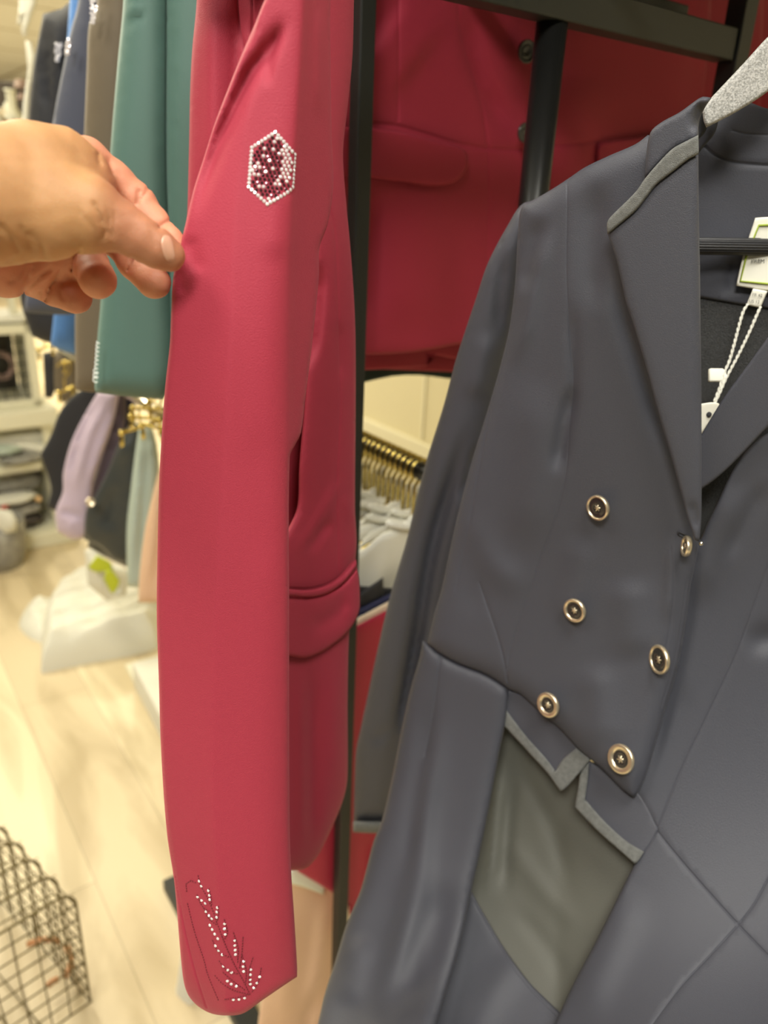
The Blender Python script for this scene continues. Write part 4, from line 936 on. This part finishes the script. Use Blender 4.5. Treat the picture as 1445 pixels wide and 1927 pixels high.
# tail lining and its facing
cloth('tail_lining', [(930, 1330), (951, 1360), (1060, 1430), (1240, 1540), (1260, 1700), (1130, 1927), (1060, 2060), (960, 2060), (930, 1800), (880, 1700), (900, 1560)], off(YC, 0.045), M['olive'], NC, T=0.003, R=6, step=11,
      folds=[([(960, 1400), (1000, 1480), (1040, 1560), (1080, 1700)], 14, -0.002), ([(945, 1420), (935, 1520), (922, 1640), (905, 1700)], 9, 0.004), ([(965, 1450), (955, 1560), (950, 1700)], 9, -0.003), ([(940, 1560), (1010, 1660), (1100, 1760)], 18, 0.0015), ([(960, 1700), (1040, 1800), (1070, 1880)], 16, -0.0012)])
cloth('tail_facing', [(870, 1640), (889, 1680), (912, 1723), (949, 1785), (994, 1847), (1027, 1880), (1060, 1912), (1100, 1960), (1100, 2080), (760, 2080), (800, 1900)], off(YC, 0.040), N, NC, T=0.003, R=5, step=10,
      folds=[([(1000, 1780), (930, 1860), (860, 2000)], 34, 0.003)], seams=[([(893, 1700), (945, 1790), (1000, 1862), (1060, 1922)], 0.0006, 1.6)])
# waistcoat points with velour edging
YV = off(YC, 0.014)
cloth('waistcoat_point', [(940, 1290), (957, 1297), (1010, 1320), (1085, 1380), (1112, 1428), (1081, 1462), (1064, 1481), (1054, 1487), (1031, 1455), (994, 1414), (949, 1364)], YV, N, NC, T=0.004, R=5, step=9)
cloth('waistcoat_trim', [(953, 1337), (990, 1385), (1027, 1427), (1045, 1451), (1058, 1430), (1084, 1408), (1112, 1429), (1082, 1464), (1065, 1483), (1054, 1490), (1031, 1457), (994, 1416), (948, 1366)], off(YV, -0.0022), M['grey_trim'], NC, T=0.002, R=4, step=7)
cloth('waistcoat_point', [(1100, 1425), (1200, 1490), (1240, 1560), (1225, 1590), (1194, 1624), (1175, 1607), (1146, 1582), (1113, 1550), (1082, 1518), (1093, 1452)], off(YV, 0.003), N, NC, T=0.004, R=5, step=9)
cloth('waistcoat_trim', [(1109, 1430), (1107, 1460), (1101, 1504), (1138, 1546), (1179, 1583), (1212, 1603), (1200, 1622), (1194, 1626), (1175, 1609), (1146, 1584), (1112, 1552), (1081, 1519), (1087, 1485), (1093, 1451)], off(YV, 0.0005), M['grey_trim'], NC, T=0.002, R=4, step=7)
# left tail of the coat
cloth('left_tail', [(795, 1205), (806, 1211), (825, 1227), (850, 1242), (880, 1255), (905, 1264), (925, 1274), (945, 1287), (958, 1297), (951, 1359), (939, 1419), (924, 1500), (906, 1590), (888, 1673), (864, 1784), (840, 1865), (822, 1925), (780, 2060), (560, 2060), (598, 1927), (610, 1874), (631, 1808), (652, 1739), (679, 1673), (703, 1583), (718, 1545), (736, 1470), (748, 1410), (760, 1350), (773, 1293), (790, 1235)], off(YC, 0.006), N, NC, T=0.005, R=7, edge=0.003, pillow=0.006, Rp=30, step=10,
      folds=[([(815, 1290), (800, 1400), (785, 1500), (770, 1600), (755, 1680)], 16, -0.004), ([(835, 1300), (815, 1420), (795, 1540), (780, 1680), (755, 1780), (700, 1927)], 24, 0.005), ([(850, 1650), (800, 1800), (760, 1927)], 40, -0.005), ([(680, 1750), (650, 1900)], 30, 0.004)],
      seams=[([(829, 1232), (822, 1290), (815, 1345), (800, 1420)], 0.0012, 2.0)])
# right front and tail
rf = [(1500, 806), (1445, 815), (1414, 839), (1395, 860), (1372, 898), (1351, 943), (1331, 984), (1318, 1015), (1290, 1030), (1270, 1100), (1230, 1250), (1200, 1380), (1180, 1470), (1198, 1497), (1235, 1561), (1208, 1602), (1192, 1629), (1159, 1695), (1118, 1777), (1081, 1847), (1052, 1909), (1020, 1985), (1000, 2060), (1640, 2060), (1640, 810)]
cloth('right_front', rf, off(YC, 0.017), N, NC, T=0.005, R=6, edge=0.004, step=10,
      folds=[([(1395, 900), (1340, 1030), (1310, 1150)], 26, 0.004), ([(1445, 900), (1400, 990), (1360, 1060)], 16, -0.003), ([(1560, 1185), (1480, 1195), (1390, 1212)], 24, -0.005), ([(1310, 1040), (1290, 1150), (1250, 1330), (1210, 1480)], 16, -0.004), ([(1200, 1660), (1080, 1927)], 40, 0.004)],
      seams=[([(1450, 1050), (1443, 1069), (1417, 1144), (1387, 1227), (1334, 1340), (1282, 1448), (1237, 1557)], 0.0006, 1.1), ([(1199, 1499), (1235, 1561), (1282, 1620), (1348, 1695), (1389, 1740), (1445, 1798), (1600, 1960)], 0.0010, 1.2), ([(1450, 1648), (1443, 1658), (1418, 1703), (1389, 1740), (1336, 1798), (1282, 1855), (1229, 1925), (1160, 2020)], 0.0008, 1.1)])
cloth('right_lapel', [(1500, 560), (1445, 634), (1406, 688), (1362, 748), (1321, 815), (1296, 860), (1296, 930), (1321, 919), (1362, 888), (1403, 847), (1445, 803), (1500, 755), (1560, 700), (1560, 520)], off(YC, 0.006), N, NC, T=0.004, R=4, step=9)
cloth('inner_shadow_sheet', [(1280, 860), (1460, 790), (1440, 860), (1360, 960), (1318, 1040), (1280, 1060)], off(YC, 0.045), M['mesh'], NC, T=0.002, R=4, step=16)  # dark sheet added to stand in for the shade in the lapel gap
# left front of the coat
lf_ = [(1000, 378), (1040, 355), (1075, 332), (1100, 315), (1148, 292), (1196, 271), (1219, 254), (1240, 262), (1290, 300), (1312, 400), (1318, 600), (1320, 924), (1316, 1015), (1305, 1080), (1300, 1100), (1292, 1164), (1275, 1259), (1253, 1332), (1227, 1422), (1212, 1469), (1194, 1502), (1175, 1489), (1138, 1452), (1109, 1427), (1085, 1406), (1056, 1374), (1015, 1339), (978, 1306), (957, 1297), (945, 1288), (925, 1275), (905, 1265), (880, 1256), (850, 1243), (825, 1228), (804, 1211), (815, 1160), (830, 1110), (850, 1016), (868, 940), (890, 860), (921, 760), (946, 671), (960, 607), (969, 532), (973, 463), (978, 400), (985, 384)]
cloth('left_front', lf_, YC, N, NC, T=0.005, R=4, edge=0.002, pillow=0.009, Rp=40, step=9,
      folds=[([(1079, 718), (1062, 800), (1045, 900)], 14, -0.006), ([(1075, 560), (1079, 700), (1072, 800)], 10, -0.003), ([(1150, 480), (1175, 600), (1215, 720), (1262, 870)], 18, -0.005), ([(1040, 420), (1010, 520), (990, 620), (960, 700)], 14, 0.004), ([(1020, 400), (1000, 470), (985, 560)], 16, -0.004), ([(1130, 330), (1115, 440), (1120, 600)], 26, -0.004),
             ([(880, 960), (925, 1060), (1000, 1120)], 28, 0.003), ([(1100, 1000), (1080, 1100), (1060, 1180)], 30, 0.003), ([(1110, 1240), (1125, 1310), (1130, 1420)], 36, 0.004), ([(1270, 1000), (1262, 1100), (1255, 1180)], 12, 0.003), ([(900, 1180), (885, 1060), (900, 960)], 30, -0.002), ([(1180, 1080), (1200, 1250)], 40, 0.004), ([(1010, 700), (1000, 900), (985, 1050)], 40, 0.004)],
      seams=[([(1067, 330), (1067, 394), (1066, 518), (1072, 629), (1079, 718), (1072, 800), (1066, 880), (1051, 955), (1024, 1031), (998, 1106), (972, 1182), (957, 1242), (955, 1290)], 0.0006, 1.2), ([(903, 1099), (917, 1141), (933, 1188), (947, 1238), (955, 1285)], 0.0009, 1.4), ([(925, 760), (897, 905), (875, 1030), (857, 1110)], 0.0008, 1.8),
             ([(1262, 1030), (1268, 1100), (1262, 1170), (1250, 1240)], 0.0006, 1.8), ([(1291, 1100), (1283, 1164), (1266, 1255), (1244, 1330)], 0.0004, 1.5)])
lp = [(1308, 190), (1322, 182), (1339, 184), (1330, 200), (1316, 226), (1313, 260), (1315, 400), (1318, 600), (1320, 800), (1320, 924), (1319, 984), (1315, 1020), (1306, 1015), (1301, 997), (1292, 969), (1279, 919), (1263, 860), (1240, 782), (1214, 686), (1188, 600), (1179, 574), (1160, 490), (1143, 440), (1150, 430), (1196, 394), (1219, 365), (1234, 346), (1267, 320), (1298, 296), (1314, 288)]
# lapel below the trim
cloth('lapel', [(1314, 288)] + lp[6:], off(YC, -0.017), N, NC, T=0.003, R=3, edge=0.001, pillow=0.002, Rp=20, step=9, folds=[([(1300, 940), (1312, 1000)], 8, -0.003), ([(1320, 300), (1322, 900)], 12, -0.003)])
cloth('collar', [(1213, 338), (1216, 290), (1224, 249), (1243, 231), (1279, 211), (1308, 190), (1322, 182), (1339, 184), (1328, 200), (1316, 226), (1314, 262), (1286, 272), (1265, 284), (1241, 308)], off(YC, -0.016), N, NC, T=0.005, R=7, edge=0.004, step=7, folds=[([(1325, 190), (1312, 220), (1312, 250)], 10, -0.006)])
cloth('collar_trim', [(1314, 254), (1286, 268), (1265, 280), (1241, 304), (1212, 338), (1196, 361), (1148, 409), (1142, 420), (1143, 441), (1160, 427), (1196, 396), (1219, 367), (1234, 348), (1267, 322), (1298, 298), (1315, 290)], off(YC, -0.0195), M['grey_trim'], NC, T=0.004, R=4, edge=0.002, step=7)
cloth('collar_stand', [(1316, 226), (1328, 200), (1340, 190), (1352, 215), (1345, 250), (1325, 275), (1313, 290)], off(YC, 0.078), N, NC, T=0.004, R=4, step=7)
BM = (M['rim'], M['btn'])
def cb(px, py, d, yaw, ang, k=-0.006, rr=0.16): return button(px, py, float(YC(px, py)) + k, d, yaw, ang, NC, BM, coin=True, rimr=rr)
cb(1127, 955, 49, -40, 70, rr=.06); cb(1083, 1148, 46, -38, 62, rr=.14); cb(1033, 1326, 48, -40, 68, rr=.26); cb(1243, 1241, 56, -55, 82, rr=.08); cb(1170, 1428, 56, -36, 74, rr=.28)
cb(1294, 1028, 40, -72, 96, -0.006)
# buttonholes
for (x, y, x2, y2) in ((1276, 1003, 1296, 1012), (1224, 1220, 1240, 1226)):
    mb = MB()
    for (dy, r) in ((-3, 0.0007), (3, 0.0007)):
        mb.tube([WV(x, y + dy, float(YC(x, y)) - 0.0006), WV(x2, y2 + dy, float(YC(x2, y2)) - 0.0006)], r, 6)
    mb.tube([WV(x, y - 3, float(YC(x, y)) - 0.0006), WV(x, y + 3, float(YC(x, y)) - 0.0006)], 0.0008, 6)
    mb.build('buttonhole', M['blackc'], NC)
mb = MB(); mb.ball(WV(1319, 1023, float(YC(1319, 1023)) - 0.006), 0.0018); mb.build('press_stud', M['steel'], NC)
# woven labels inside the neck
YL = off(YC, 0.088)
cloth('neck_label', [(1421, 410), (1450, 408), (1540, 404), (1532, 556), (1445, 547), (1385, 538), (1398, 481)], YL, M['label'], NC, T=0.0012, R=2, edge=0.0004, step=8)
mb = MB(); mb.tube([WV(x, y, float(YL(x, y)) - 0.0006) for x, y in [(1535, 420), (1428, 424), (1404, 483), (1393, 529), (1445, 534), (1528, 542)]], 0.0008, 6); mb.build('label_border', M['green'], NC)
def text(s, px, py, hpx, Y, ang, m, parent, name='lettering', skew=0.0):
    cu = bpy.data.curves.new('txt', 'FONT'); cu.body = s; cu.size = 1; cu.extrude = 0.01
    to = bpy.data.objects.new('txt', cu); COL.objects.link(to)
    dg = bpy.context.evaluated_depsgraph_get(); me = to.evaluated_get(dg).to_mesh()
    k = hpx / 0.7; a = math.radians(ang); V = []
    for v in me.vertices:
        x, y = v.co.x * k, -v.co.y * k
        X = px + x * math.cos(a) - y * math.sin(a); Z = py + x * math.sin(a) + y * math.cos(a)
        V.append(WV(X, Z, Y - v.co.z * 0.01))
    Fs = [tuple(p.vertices) for p in me.polygons]
    to.to_mesh_clear() if hasattr(to, 'to_mesh_clear') else None
    bpy.data.objects.remove(to); bpy.data.curves.remove(cu)
    return link(name, V, Fs, m, parent, False)
text('PREMIUM', 1413, 494, 7.5, float(YL(1430, 490)) - 0.0008, 3, M['ink'], NC)
cloth('size_label', [(1417, 543), (1444, 548), (1431, 579), (1404, 574)], off(YL, -0.001), M['label'], NC, T=0.0012, R=2, edge=0.0004, step=6)
text('FR 42', 1415, 557, 5.8, float(YL(1430, 556)) - 0.0022, 6, M['ink'], NC)
text('US 12', 1409, 569, 5.8, float(YL(1430, 568)) - 0.0022, 6, M['ink'], NC)
# swing tag on its cord
SW = thing('swing_tag', 'cream swing tag with punched hole on a twisted cord hanging inside the tailcoat neck', 'tag', WV(1335, 815, 0.60))
def YT2(px, py): return np.interp(py, [560, 700, 820], [0.628, 0.606, 0.585])
for l in ([(1407, 572), (1398, 587), (1381, 649), (1372, 680), (1362, 703), (1354, 730), (1344, 756)], [(1431, 577), (1425, 590), (1408, 629), (1387, 672), (1366, 712), (1350, 748), (1336, 774)]):
    L = curve(l, 3, closed=False); P = [WV(x, y, float(YT2(x, y))) for x, y in L]; mb = MB(); n = len(P)
    for s in (0, math.pi):
        mb.tube([P[i] + R_ * (0.0006 * math.cos(i * 0.9 + s)) + F_ * (0.0006 * math.sin(i * 0.9 + s)) for i in range(n)], 0.00075, 6)
    mb.build('cord', M['cord'], SW)
c = WV(1347, 706, 0.606); mb = MB(); mb.box(c, R_, F_, U_, -0.0058, 0.0058, -0.002, 0.002, -0.0052, 0.0052, 0.0012); mb.box(c, R_, F_, U_, 0.0050, 0.0078, -0.0015, 0.0015, -0.004, 0.0042, 0.0006); mb.build('plastic_seal', M['label'], SW)
cloth('tag_card', [(1300, 764), (1319, 760), (1341, 757), (1352, 759), (1355, 765), (1349, 773), (1321, 815), (1305, 838), (1290, 820)], lambda px, py: 0.592 + (sm(py) - 760) * 0.0, M['tag'], SW, T=0.0012, R=1.5, edge=0.0003, step=6)
c = WV(1334, 780, 0.5915); mb = MB(); mb.lathe(c, (C_ - c).normalized(), [(0, 0.0), (0.0021, 0.0002), (0.0019, 0.0005), (0, 0.0004)], 20); mb.build('punched_hole', M['blackc'], SW)
# the hanger: brushed grey wooden shoulder with a ribbed black bar below
HG = thing('coat_hanger', 'brushed grey wooden coat hanger with ribbed black bar holding the navy tailcoat', 'hanger', WV(1445, 240, 0.60))
cloth('wooden_shoulder', [(1321, 204), (1340, 182), (1400, 118), (1445, 69), (1520, 0), (1600, -70), (1690, -130), (1700, -20), (1600, 40), (1520, 105), (1445, 172), (1390, 208), (1345, 232), (1329, 240), (1324, 228)], const(0.595), M['hwood'], HG, T=0.02, R=5, edge=0.003, step=8)
cloth('shoulder_pad_tip', [(1313, 200), (1324, 200), (1330, 240), (1322, 255), (1313, 262)], const(0.612), M['blackc'], HG, T=0.015, R=4, step=6)
bc = [WV(x, y, 0.632) for x, y in ((1240, 462), (1445, 465), (1700, 468))]
mb = MB(); ax = (bc[2] - bc[0]).normalized(); up = (ZA - ax * ZA.dot(ax)).normalized(); fw = ax.cross(up); V = []; Fs = []; K = 96; L = (bc[2] - bc[0]).length
for s in (0, L):
    for k in range(K):
        a = 2 * math.pi * k / K; r = 0.0060 + 0.00045 * math.cos(a * 20); V.append(bc[0] + ax * s + up * r * math.sin(a) + fw * r * math.cos(a))
for k in range(K): Fs.append((k, (k + 1) % K, K + (k + 1) % K, K + k))
mb.add(V, Fs); mb.build('ribbed_bar', M['rod'], HG)
hp = WV(1660, -40, 0.60)
mb = MB(); mb.tube([hp, hp + ZA * 0.05] + [hp + ZA * (0.075 + 0.022 * math.sin(q)) + B_ * 0.022 * math.cos(q) for q in [math.radians(-90 + 26 * i) for i in range(10)]], 0.0022, 8); mb.build('hook', M['steel'], HG)
mb = MB(); rp = hp + ZA * 0.077
mb.tube([rp - A_ * 0.08, rp, rp + A_ * 0.2, rp + A_ * 0.45], 0.010, 12); mb.build('front_arm', M['blackm'], RK)
# the rail high up that carries the held jacket
# ------------------------------------------------------------------ the hand pinching the sleeve
def node(px, py, Y, r): return (sm(WV(px, py, Y)), r * mpp(px, py, Y))
chains = {
 'palm': [[(-240, 410, .345, 116), (-180, 400, .355, 112), (-60, 372, .385, 112), (0, 352, .40, 104), (60, 334, .413, 96), (110, 330, .425, 84), (150, 345, .43, 66)],
          [(-60, 395, .385, 95), (20, 400, .395, 88), (90, 412, .40, 74), (150, 418, .405, 56)],
          [(-200, 440, .375, 95), (-60, 455, .43, 88), (10, 495, .445, 62), (70, 500, .45, 44), (125, 480, .452, 40)]],
 'thumb': [[(110, 385, .405, 70), (170, 395, .407, 58), (222, 424, .411, 46), (262, 447, .413, 40), (292, 465, .415, 36), (317, 480, .418, 31)]],
 'index': [[(100, 312, .44, 66), (160, 308, .448, 46), (212, 343, .453, 38), (256, 380, .455, 34), (292, 421, .451, 27), (320, 452, .447, 23), (328, 462, .446, 22)]],
 'middle': [[(110, 430, .465, 40), (170, 435, .468, 33), (222, 455, .468, 28), (252, 497, .460, 28), (290, 531, .448, 31)]],
 'ring': [[(90, 470, .458, 38), (138, 490, .458, 32), (168, 496, .448, 34), (184, 527, .434, 35)]],
 'little': [[(10, 500, .458, 40), (62, 520, .460, 36), (105, 542, .456, 33), (142, 560, .450, 30)]],
}
def rcone(P, a, b):
    (pa, ra), (pb, rb) = a, b
    d = pb - pa; t = np.clip(((P - pa) @ d) / (d @ d), 0, 1)
    return np.linalg.norm(P - pa - t[..., None] * d, axis=-1) - (ra + (rb - ra) * t)
def smin(a, b, k):
    h = np.clip(0.5 + 0.5 * (b - a) / k, 0, 1); return b * (1 - h) + a * h - k * h * (1 - h)
NODES = {k: [[node(*q) for q in c] for c in cs] for k, cs in chains.items()}
creases = [ # photo pixel line, width px, depth m
 ([(262, 360), (260, 372), (258, 384)], 3.0, .0011), ([(281, 352), (268, 372), (258, 383)], 2.2, .0008), ([(322, 414), (312, 420), (299, 429)], 2.6, .0010), ([(250, 487), (245, 497), (240, 509)], 2.4, .0012), ([(184, 292), (186, 302), (188, 310)], 3, .0009), ([(205, 300), (209, 318), (212, 330)], 2.5, .0006),
 ([(113, 511), (102, 528), (92, 545), (86, 565)], 2.4, .0014), ([(150, 470), (138, 488), (135, 508)], 2.5, .0013), ([(118, 562), (113, 548), (120, 530)], 2.0, .0006), ([(196, 448), (195, 425), (186, 400), (176, 382)], 2.4, .0010), ([(211, 445), (215, 420), (214, 400)], 2.4, .0006), ([(190, 452), (172, 425), (150, 400)], 3, .0005), ([(203, 444), (206, 420), (203, 395)], 2, .0006),
 ([(20, 492), (40, 478), (15, 440), (2, 425)], 4, .0007), ([(50, 488), (62, 470), (40, 430)], 4, .0006), ([(85, 483), (80, 462), (55, 440)], 4, .0006), ([(290, 470), (288, 450), (282, 437)], 2, .0003), ([(296, 462), (293, 448), (288, 440)], 2, .0003), ([(48, 500), (35, 520), (20, 530)], 3, .0008), ([(60, 505), (50, 530), (40, 552)], 3, .0009), ([(95, 505), (75, 520), (48, 548)], 3.5, .0013)]
def hand_sdf(P, with_crease=True):
    res = None
    parts = {}
    for nm, cs in NODES.items():
        r = None
        for c in cs:
            rr = None
            for a, b in zip(c[:-1], c[1:]):
                q = rcone(P, a, b); rr = q if rr is None else smin(rr, q, 0.003)
            r = rr if r is None else smin(r, rr, 0.012)
        parts[nm] = r
    res = parts['palm']
    res = smin(res, parts['thumb'], 0.010)
    for k in ('index', 'middle', 'ring', 'little'): 
        res = smin(res, parts[k], 0.0035 if k != 'index' else 0.005)
    if with_crease:
        sh = P.shape[:-1]; Q = P.reshape(-1, 3); near = np.abs(res.reshape(-1)) < 0.006
        idx = np.nonzero(near)[0]; q = Q[idx]; x, y, z = project(q); XY = np.stack([x, y], 1); add = np.zeros(len(idx))
        for L, wd_, am in creases: add += 1.5 * am * np.exp(-(seg_dist(XY, curve(L, 6, closed=False)) / (wd_ * 1.25)) ** 2)
        # knuckle-skin unevenness
        add += 0.00018 * np.sin(q[:, 0] * 420 + 2 * np.sin(q[:, 2] * 260)) * np.sin(q[:, 2] * 380 + q[:, 1] * 300)
        r = res.reshape(-1).copy(); r[idx] += add; res = r.reshape(sh)
    return res
allc = np.concatenate([np.array([q[0] for q in c]) for cs in NODES.values() for c in cs]); allr = max(q[1] for cs in NODES.values() for c in cs for q in c)
lo = allc.min(0) - allr - 0.003; hi = allc.max(0) + np.array([0.012, allr + 0.003, allr + 0.003]); h = 0.001
nx, ny, nz = (np.ceil((hi - lo) / h)).astype(int) + 1
gx = lo[0] + h * np.arange(nx); gy = lo[1] + h * np.arange(ny); gz = lo[2] + h * np.arange(nz)
D = np.empty((nx, ny, nz), np.float32)
for i0 in range(0, nx, 16):
    X, Y_, Z = np.meshgrid(gx[i0:i0 + 16], gy, gz, indexing='ij'); D[i0:i0 + 16] = hand_sdf(np.stack([X, Y_, Z], -1))
# surface nets
def surface_nets(D, lo, h):
    nx, ny, nz = D.shape; ins = D < 0
    c = np.zeros((nx - 1, ny - 1, nz - 1), np.int8)
    for a in (0, 1):
        for b in (0, 1):
            for d in (0, 1): c += ins[a:nx - 1 + a, b:ny - 1 + b, d:nz - 1 + d]
    act = (c > 0) & (c < 8); I = np.argwhere(act); vid = -np.ones(act.shape, np.int64); vid[act] = np.arange(len(I))
    acc = np.zeros((len(I), 3)); cnt = np.zeros(len(I))
    offs = [np.array(o) for o in ((0, 0, 0), (1, 0, 0), (0, 1, 0), (1, 1, 0), (0, 0, 1), (1, 0, 1), (0, 1, 1), (1, 1, 1))]
    for i in range(8):
        for j in range(i + 1, 8):
            if np.abs(offs[i] - offs[j]).sum() != 1: continue
            A = I + offs[i]; Bq = I + offs[j]; da = D[A[:, 0], A[:, 1], A[:, 2]]; db = D[Bq[:, 0], Bq[:, 1], Bq[:, 2]]
            s = (da < 0) != (db < 0); t = np.where(s, da / np.where(s, da - db, 1), 0)
            acc += np.where(s[:, None], offs[i] + t[:, None] * (offs[j] - offs[i]), 0); cnt += s
    V = lo + h * (I + acc / cnt[:, None]); Fs = []
    for ax in range(3):
        u, v = (ax + 1) % 3, (ax + 2) % 3
        sl0 = [slice(None)] * 3; sl1 = [slice(None)] * 3; sl0[ax] = slice(0, -1); sl1[ax] = slice(1, None)
        s = ins[tuple(sl0)] != ins[tuple(sl1)]; E = np.argwhere(s); E = E[(E[:, u] > 0) & (E[:, v] > 0) & (E[:, u] < D.shape[u] - 1) & (E[:, v] < D.shape[v] - 1)]
        eu = np.zeros(3, int); eu[u] = 1; ev = np.zeros(3, int); ev[v] = 1
        g = lambda e: vid[e[:, 0], e[:, 1], e[:, 2]]
        q = np.stack([g(E - eu - ev), g(E - ev), g(E), g(E - eu)], 1); inn_ = ins[E[:, 0], E[:, 1], E[:, 2]]
        q = np.where(inn_[:, None], q, q[:, ::-1]); Fs.append(q[(q >= 0).all(1)])
    return V, np.concatenate(Fs)
HV, HF = surface_nets(D, lo, h)
# light smoothing
E1 = np.concatenate([HF[:, [0, 1]], HF[:, [1, 2]], HF[:, [2, 3]], HF[:, [3, 0]]])
for _ in range(3):
    s = np.zeros_like(HV); n_ = np.zeros(len(HV))
    np.add.at(s, E1[:, 0], HV[E1[:, 1]]); np.add.at(n_, E1[:, 0], 1); np.add.at(s, E1[:, 1], HV[E1[:, 0]]); np.add.at(n_, E1[:, 1], 1)
    HV = HV * 0.5 + 0.5 * s / n_[:, None]
def skin_mat():
    m = bpy.data.materials.new('skin'); m.use_nodes = True; nt = m.node_tree; b = nt.nodes['Principled BSDF']
    b.inputs['Roughness'].default_value = 0.58; b.inputs['Subsurface Weight'].default_value = 0.35; b.inputs['Subsurface Radius'].default_value = (1, .35, .15); b.inputs['Subsurface Scale'].default_value = 0.006
    tc = nt.nodes.new('ShaderNodeTexCoord'); n = nt.nodes.new('ShaderNodeTexNoise'); n.inputs['Scale'].default_value = 45; n.inputs['Detail'].default_value = 5; nt.links.new(tc.outputs['Object'], n.inputs['Vector'])
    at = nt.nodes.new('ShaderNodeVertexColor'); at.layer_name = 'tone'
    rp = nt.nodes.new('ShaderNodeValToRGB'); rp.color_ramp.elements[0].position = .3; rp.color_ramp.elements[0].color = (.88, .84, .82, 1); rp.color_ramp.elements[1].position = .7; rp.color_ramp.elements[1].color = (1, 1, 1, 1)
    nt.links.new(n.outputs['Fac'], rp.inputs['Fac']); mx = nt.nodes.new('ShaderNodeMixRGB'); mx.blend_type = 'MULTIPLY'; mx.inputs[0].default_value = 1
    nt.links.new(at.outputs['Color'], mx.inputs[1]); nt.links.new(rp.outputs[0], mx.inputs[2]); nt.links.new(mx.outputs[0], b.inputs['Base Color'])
    n2 = nt.nodes.new('ShaderNodeTexNoise'); n2.inputs['Scale'].default_value = 900; n2.inputs['Detail'].default_value = 3; nt.links.new(tc.outputs['Object'], n2.inputs['Vector'])
    bp = nt.nodes.new('ShaderNodeBump'); bp.inputs['Strength'].default_value = .3; bp.inputs['Distance'].default_value = .0006; nt.links.new(n2.outputs['Fac'], bp.inputs['Height']); nt.links.new(bp.outputs[0], b.inputs['Normal'])
    return m
PE = thing('person', "person's hand reaching in from the left, pinching the burgundy sleeve between thumb and fingers", 'person', WV(60, 560, 0.43))
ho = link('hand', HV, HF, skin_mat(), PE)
# the fingers' palm side and the palm are pinker than the tanned back of thumb and hand
def dist_to(names):
    r = None
    for nm in names:
        for c in NODES[nm]:
            for a, b in zip(c[:-1], c[1:]):
                q = rcone(HV, a, b); r = q if r is None else np.minimum(r, q)
    return r
dt = dist_to(['thumb']); dfg = dist_to(['index', 'middle', 'ring', 'little'])
pal = None
for a, b in zip(NODES['palm'][2][:-1], NODES['palm'][2][1:]):
    q = rcone(HV, a, b); pal = q if pal is None else np.minimum(pal, q)
oth = None
for c in NODES['palm'][:2]:
    for a, b in zip(c[:-1], c[1:]):
        q = rcone(HV, a, b); oth = q if oth is None else np.minimum(oth, q)
fx = np.clip(0.5 + (np.minimum(dt, oth) - np.minimum(dfg, pal)) / 0.006, 0, 1)
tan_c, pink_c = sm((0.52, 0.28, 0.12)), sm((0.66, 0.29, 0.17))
hx = project(HV)[0]; tt = np.clip((hx - 150) / 90, 0, 1); tt = (tt * tt * (3 - 2 * tt))[:, None]; tan_c = tan_c * (1 - tt) + sm((0.46, 0.20, 0.105)) * tt   # thumb joint and tip ruddier, and darkened to stand in for its shaded front
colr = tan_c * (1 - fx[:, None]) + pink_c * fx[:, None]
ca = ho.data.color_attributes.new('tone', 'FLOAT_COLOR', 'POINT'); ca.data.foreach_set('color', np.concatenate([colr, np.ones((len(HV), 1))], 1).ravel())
# thumbnail: a curved plate set on the thumb
def hit(px, py):
    d = rays(px, py); d = d / np.linalg.norm(d, axis=-1)[..., None]; t = np.full(np.shape(px), 0.36)
    for _ in range(60): t = t + np.minimum(hand_sdf(Cn + d * t[..., None], False), 0.01) * 0.8
    return Cn + d * t[..., None], d
mb_V = []; NR, NA = 7, 28; cx, cy, a1, b1_, an = 316.0, 467.0, 11.5, 26.0, math.radians(-12)
PX = []; PY = []
for i in range(NR + 1):
    for k in range(NA):
        r = i / NR; t = 2 * math.pi * k / NA; ca_, sa_ = math.cos(t), math.sin(t); ca_ = math.copysign(abs(ca_) ** .75, ca_); sa_ = math.copysign(abs(sa_) ** .75, sa_)
        x, y = r * a1 * ca_, r * b1_ * sa_; PX.append(cx + x * math.cos(an) - y * math.sin(an)); PY.append(cy + x * math.sin(an) + y * math.cos(an))
HP, dd_ = hit(sm(PX), sm(PY)); rr_ = np.repeat(np.arange(NR + 1) / NR, NA)
HP = HP - dd_ * (0.0006 * np.sqrt(np.clip(1 - rr_ ** 4, 0, 1)))[:, None] + dd_ * 0.0002 * (rr_ > .99)[:, None]
Fs = [(i * NA + k, i * NA + (k + 1) % NA, (i + 1) * NA + (k + 1) % NA, (i + 1) * NA + k) for i in range(NR) for k in range(NA)]
link('thumbnail', HP, Fs, mat('nail', (0.62, 0.34, 0.23), 0.3, sss=0.2, coat=0.3), PE)
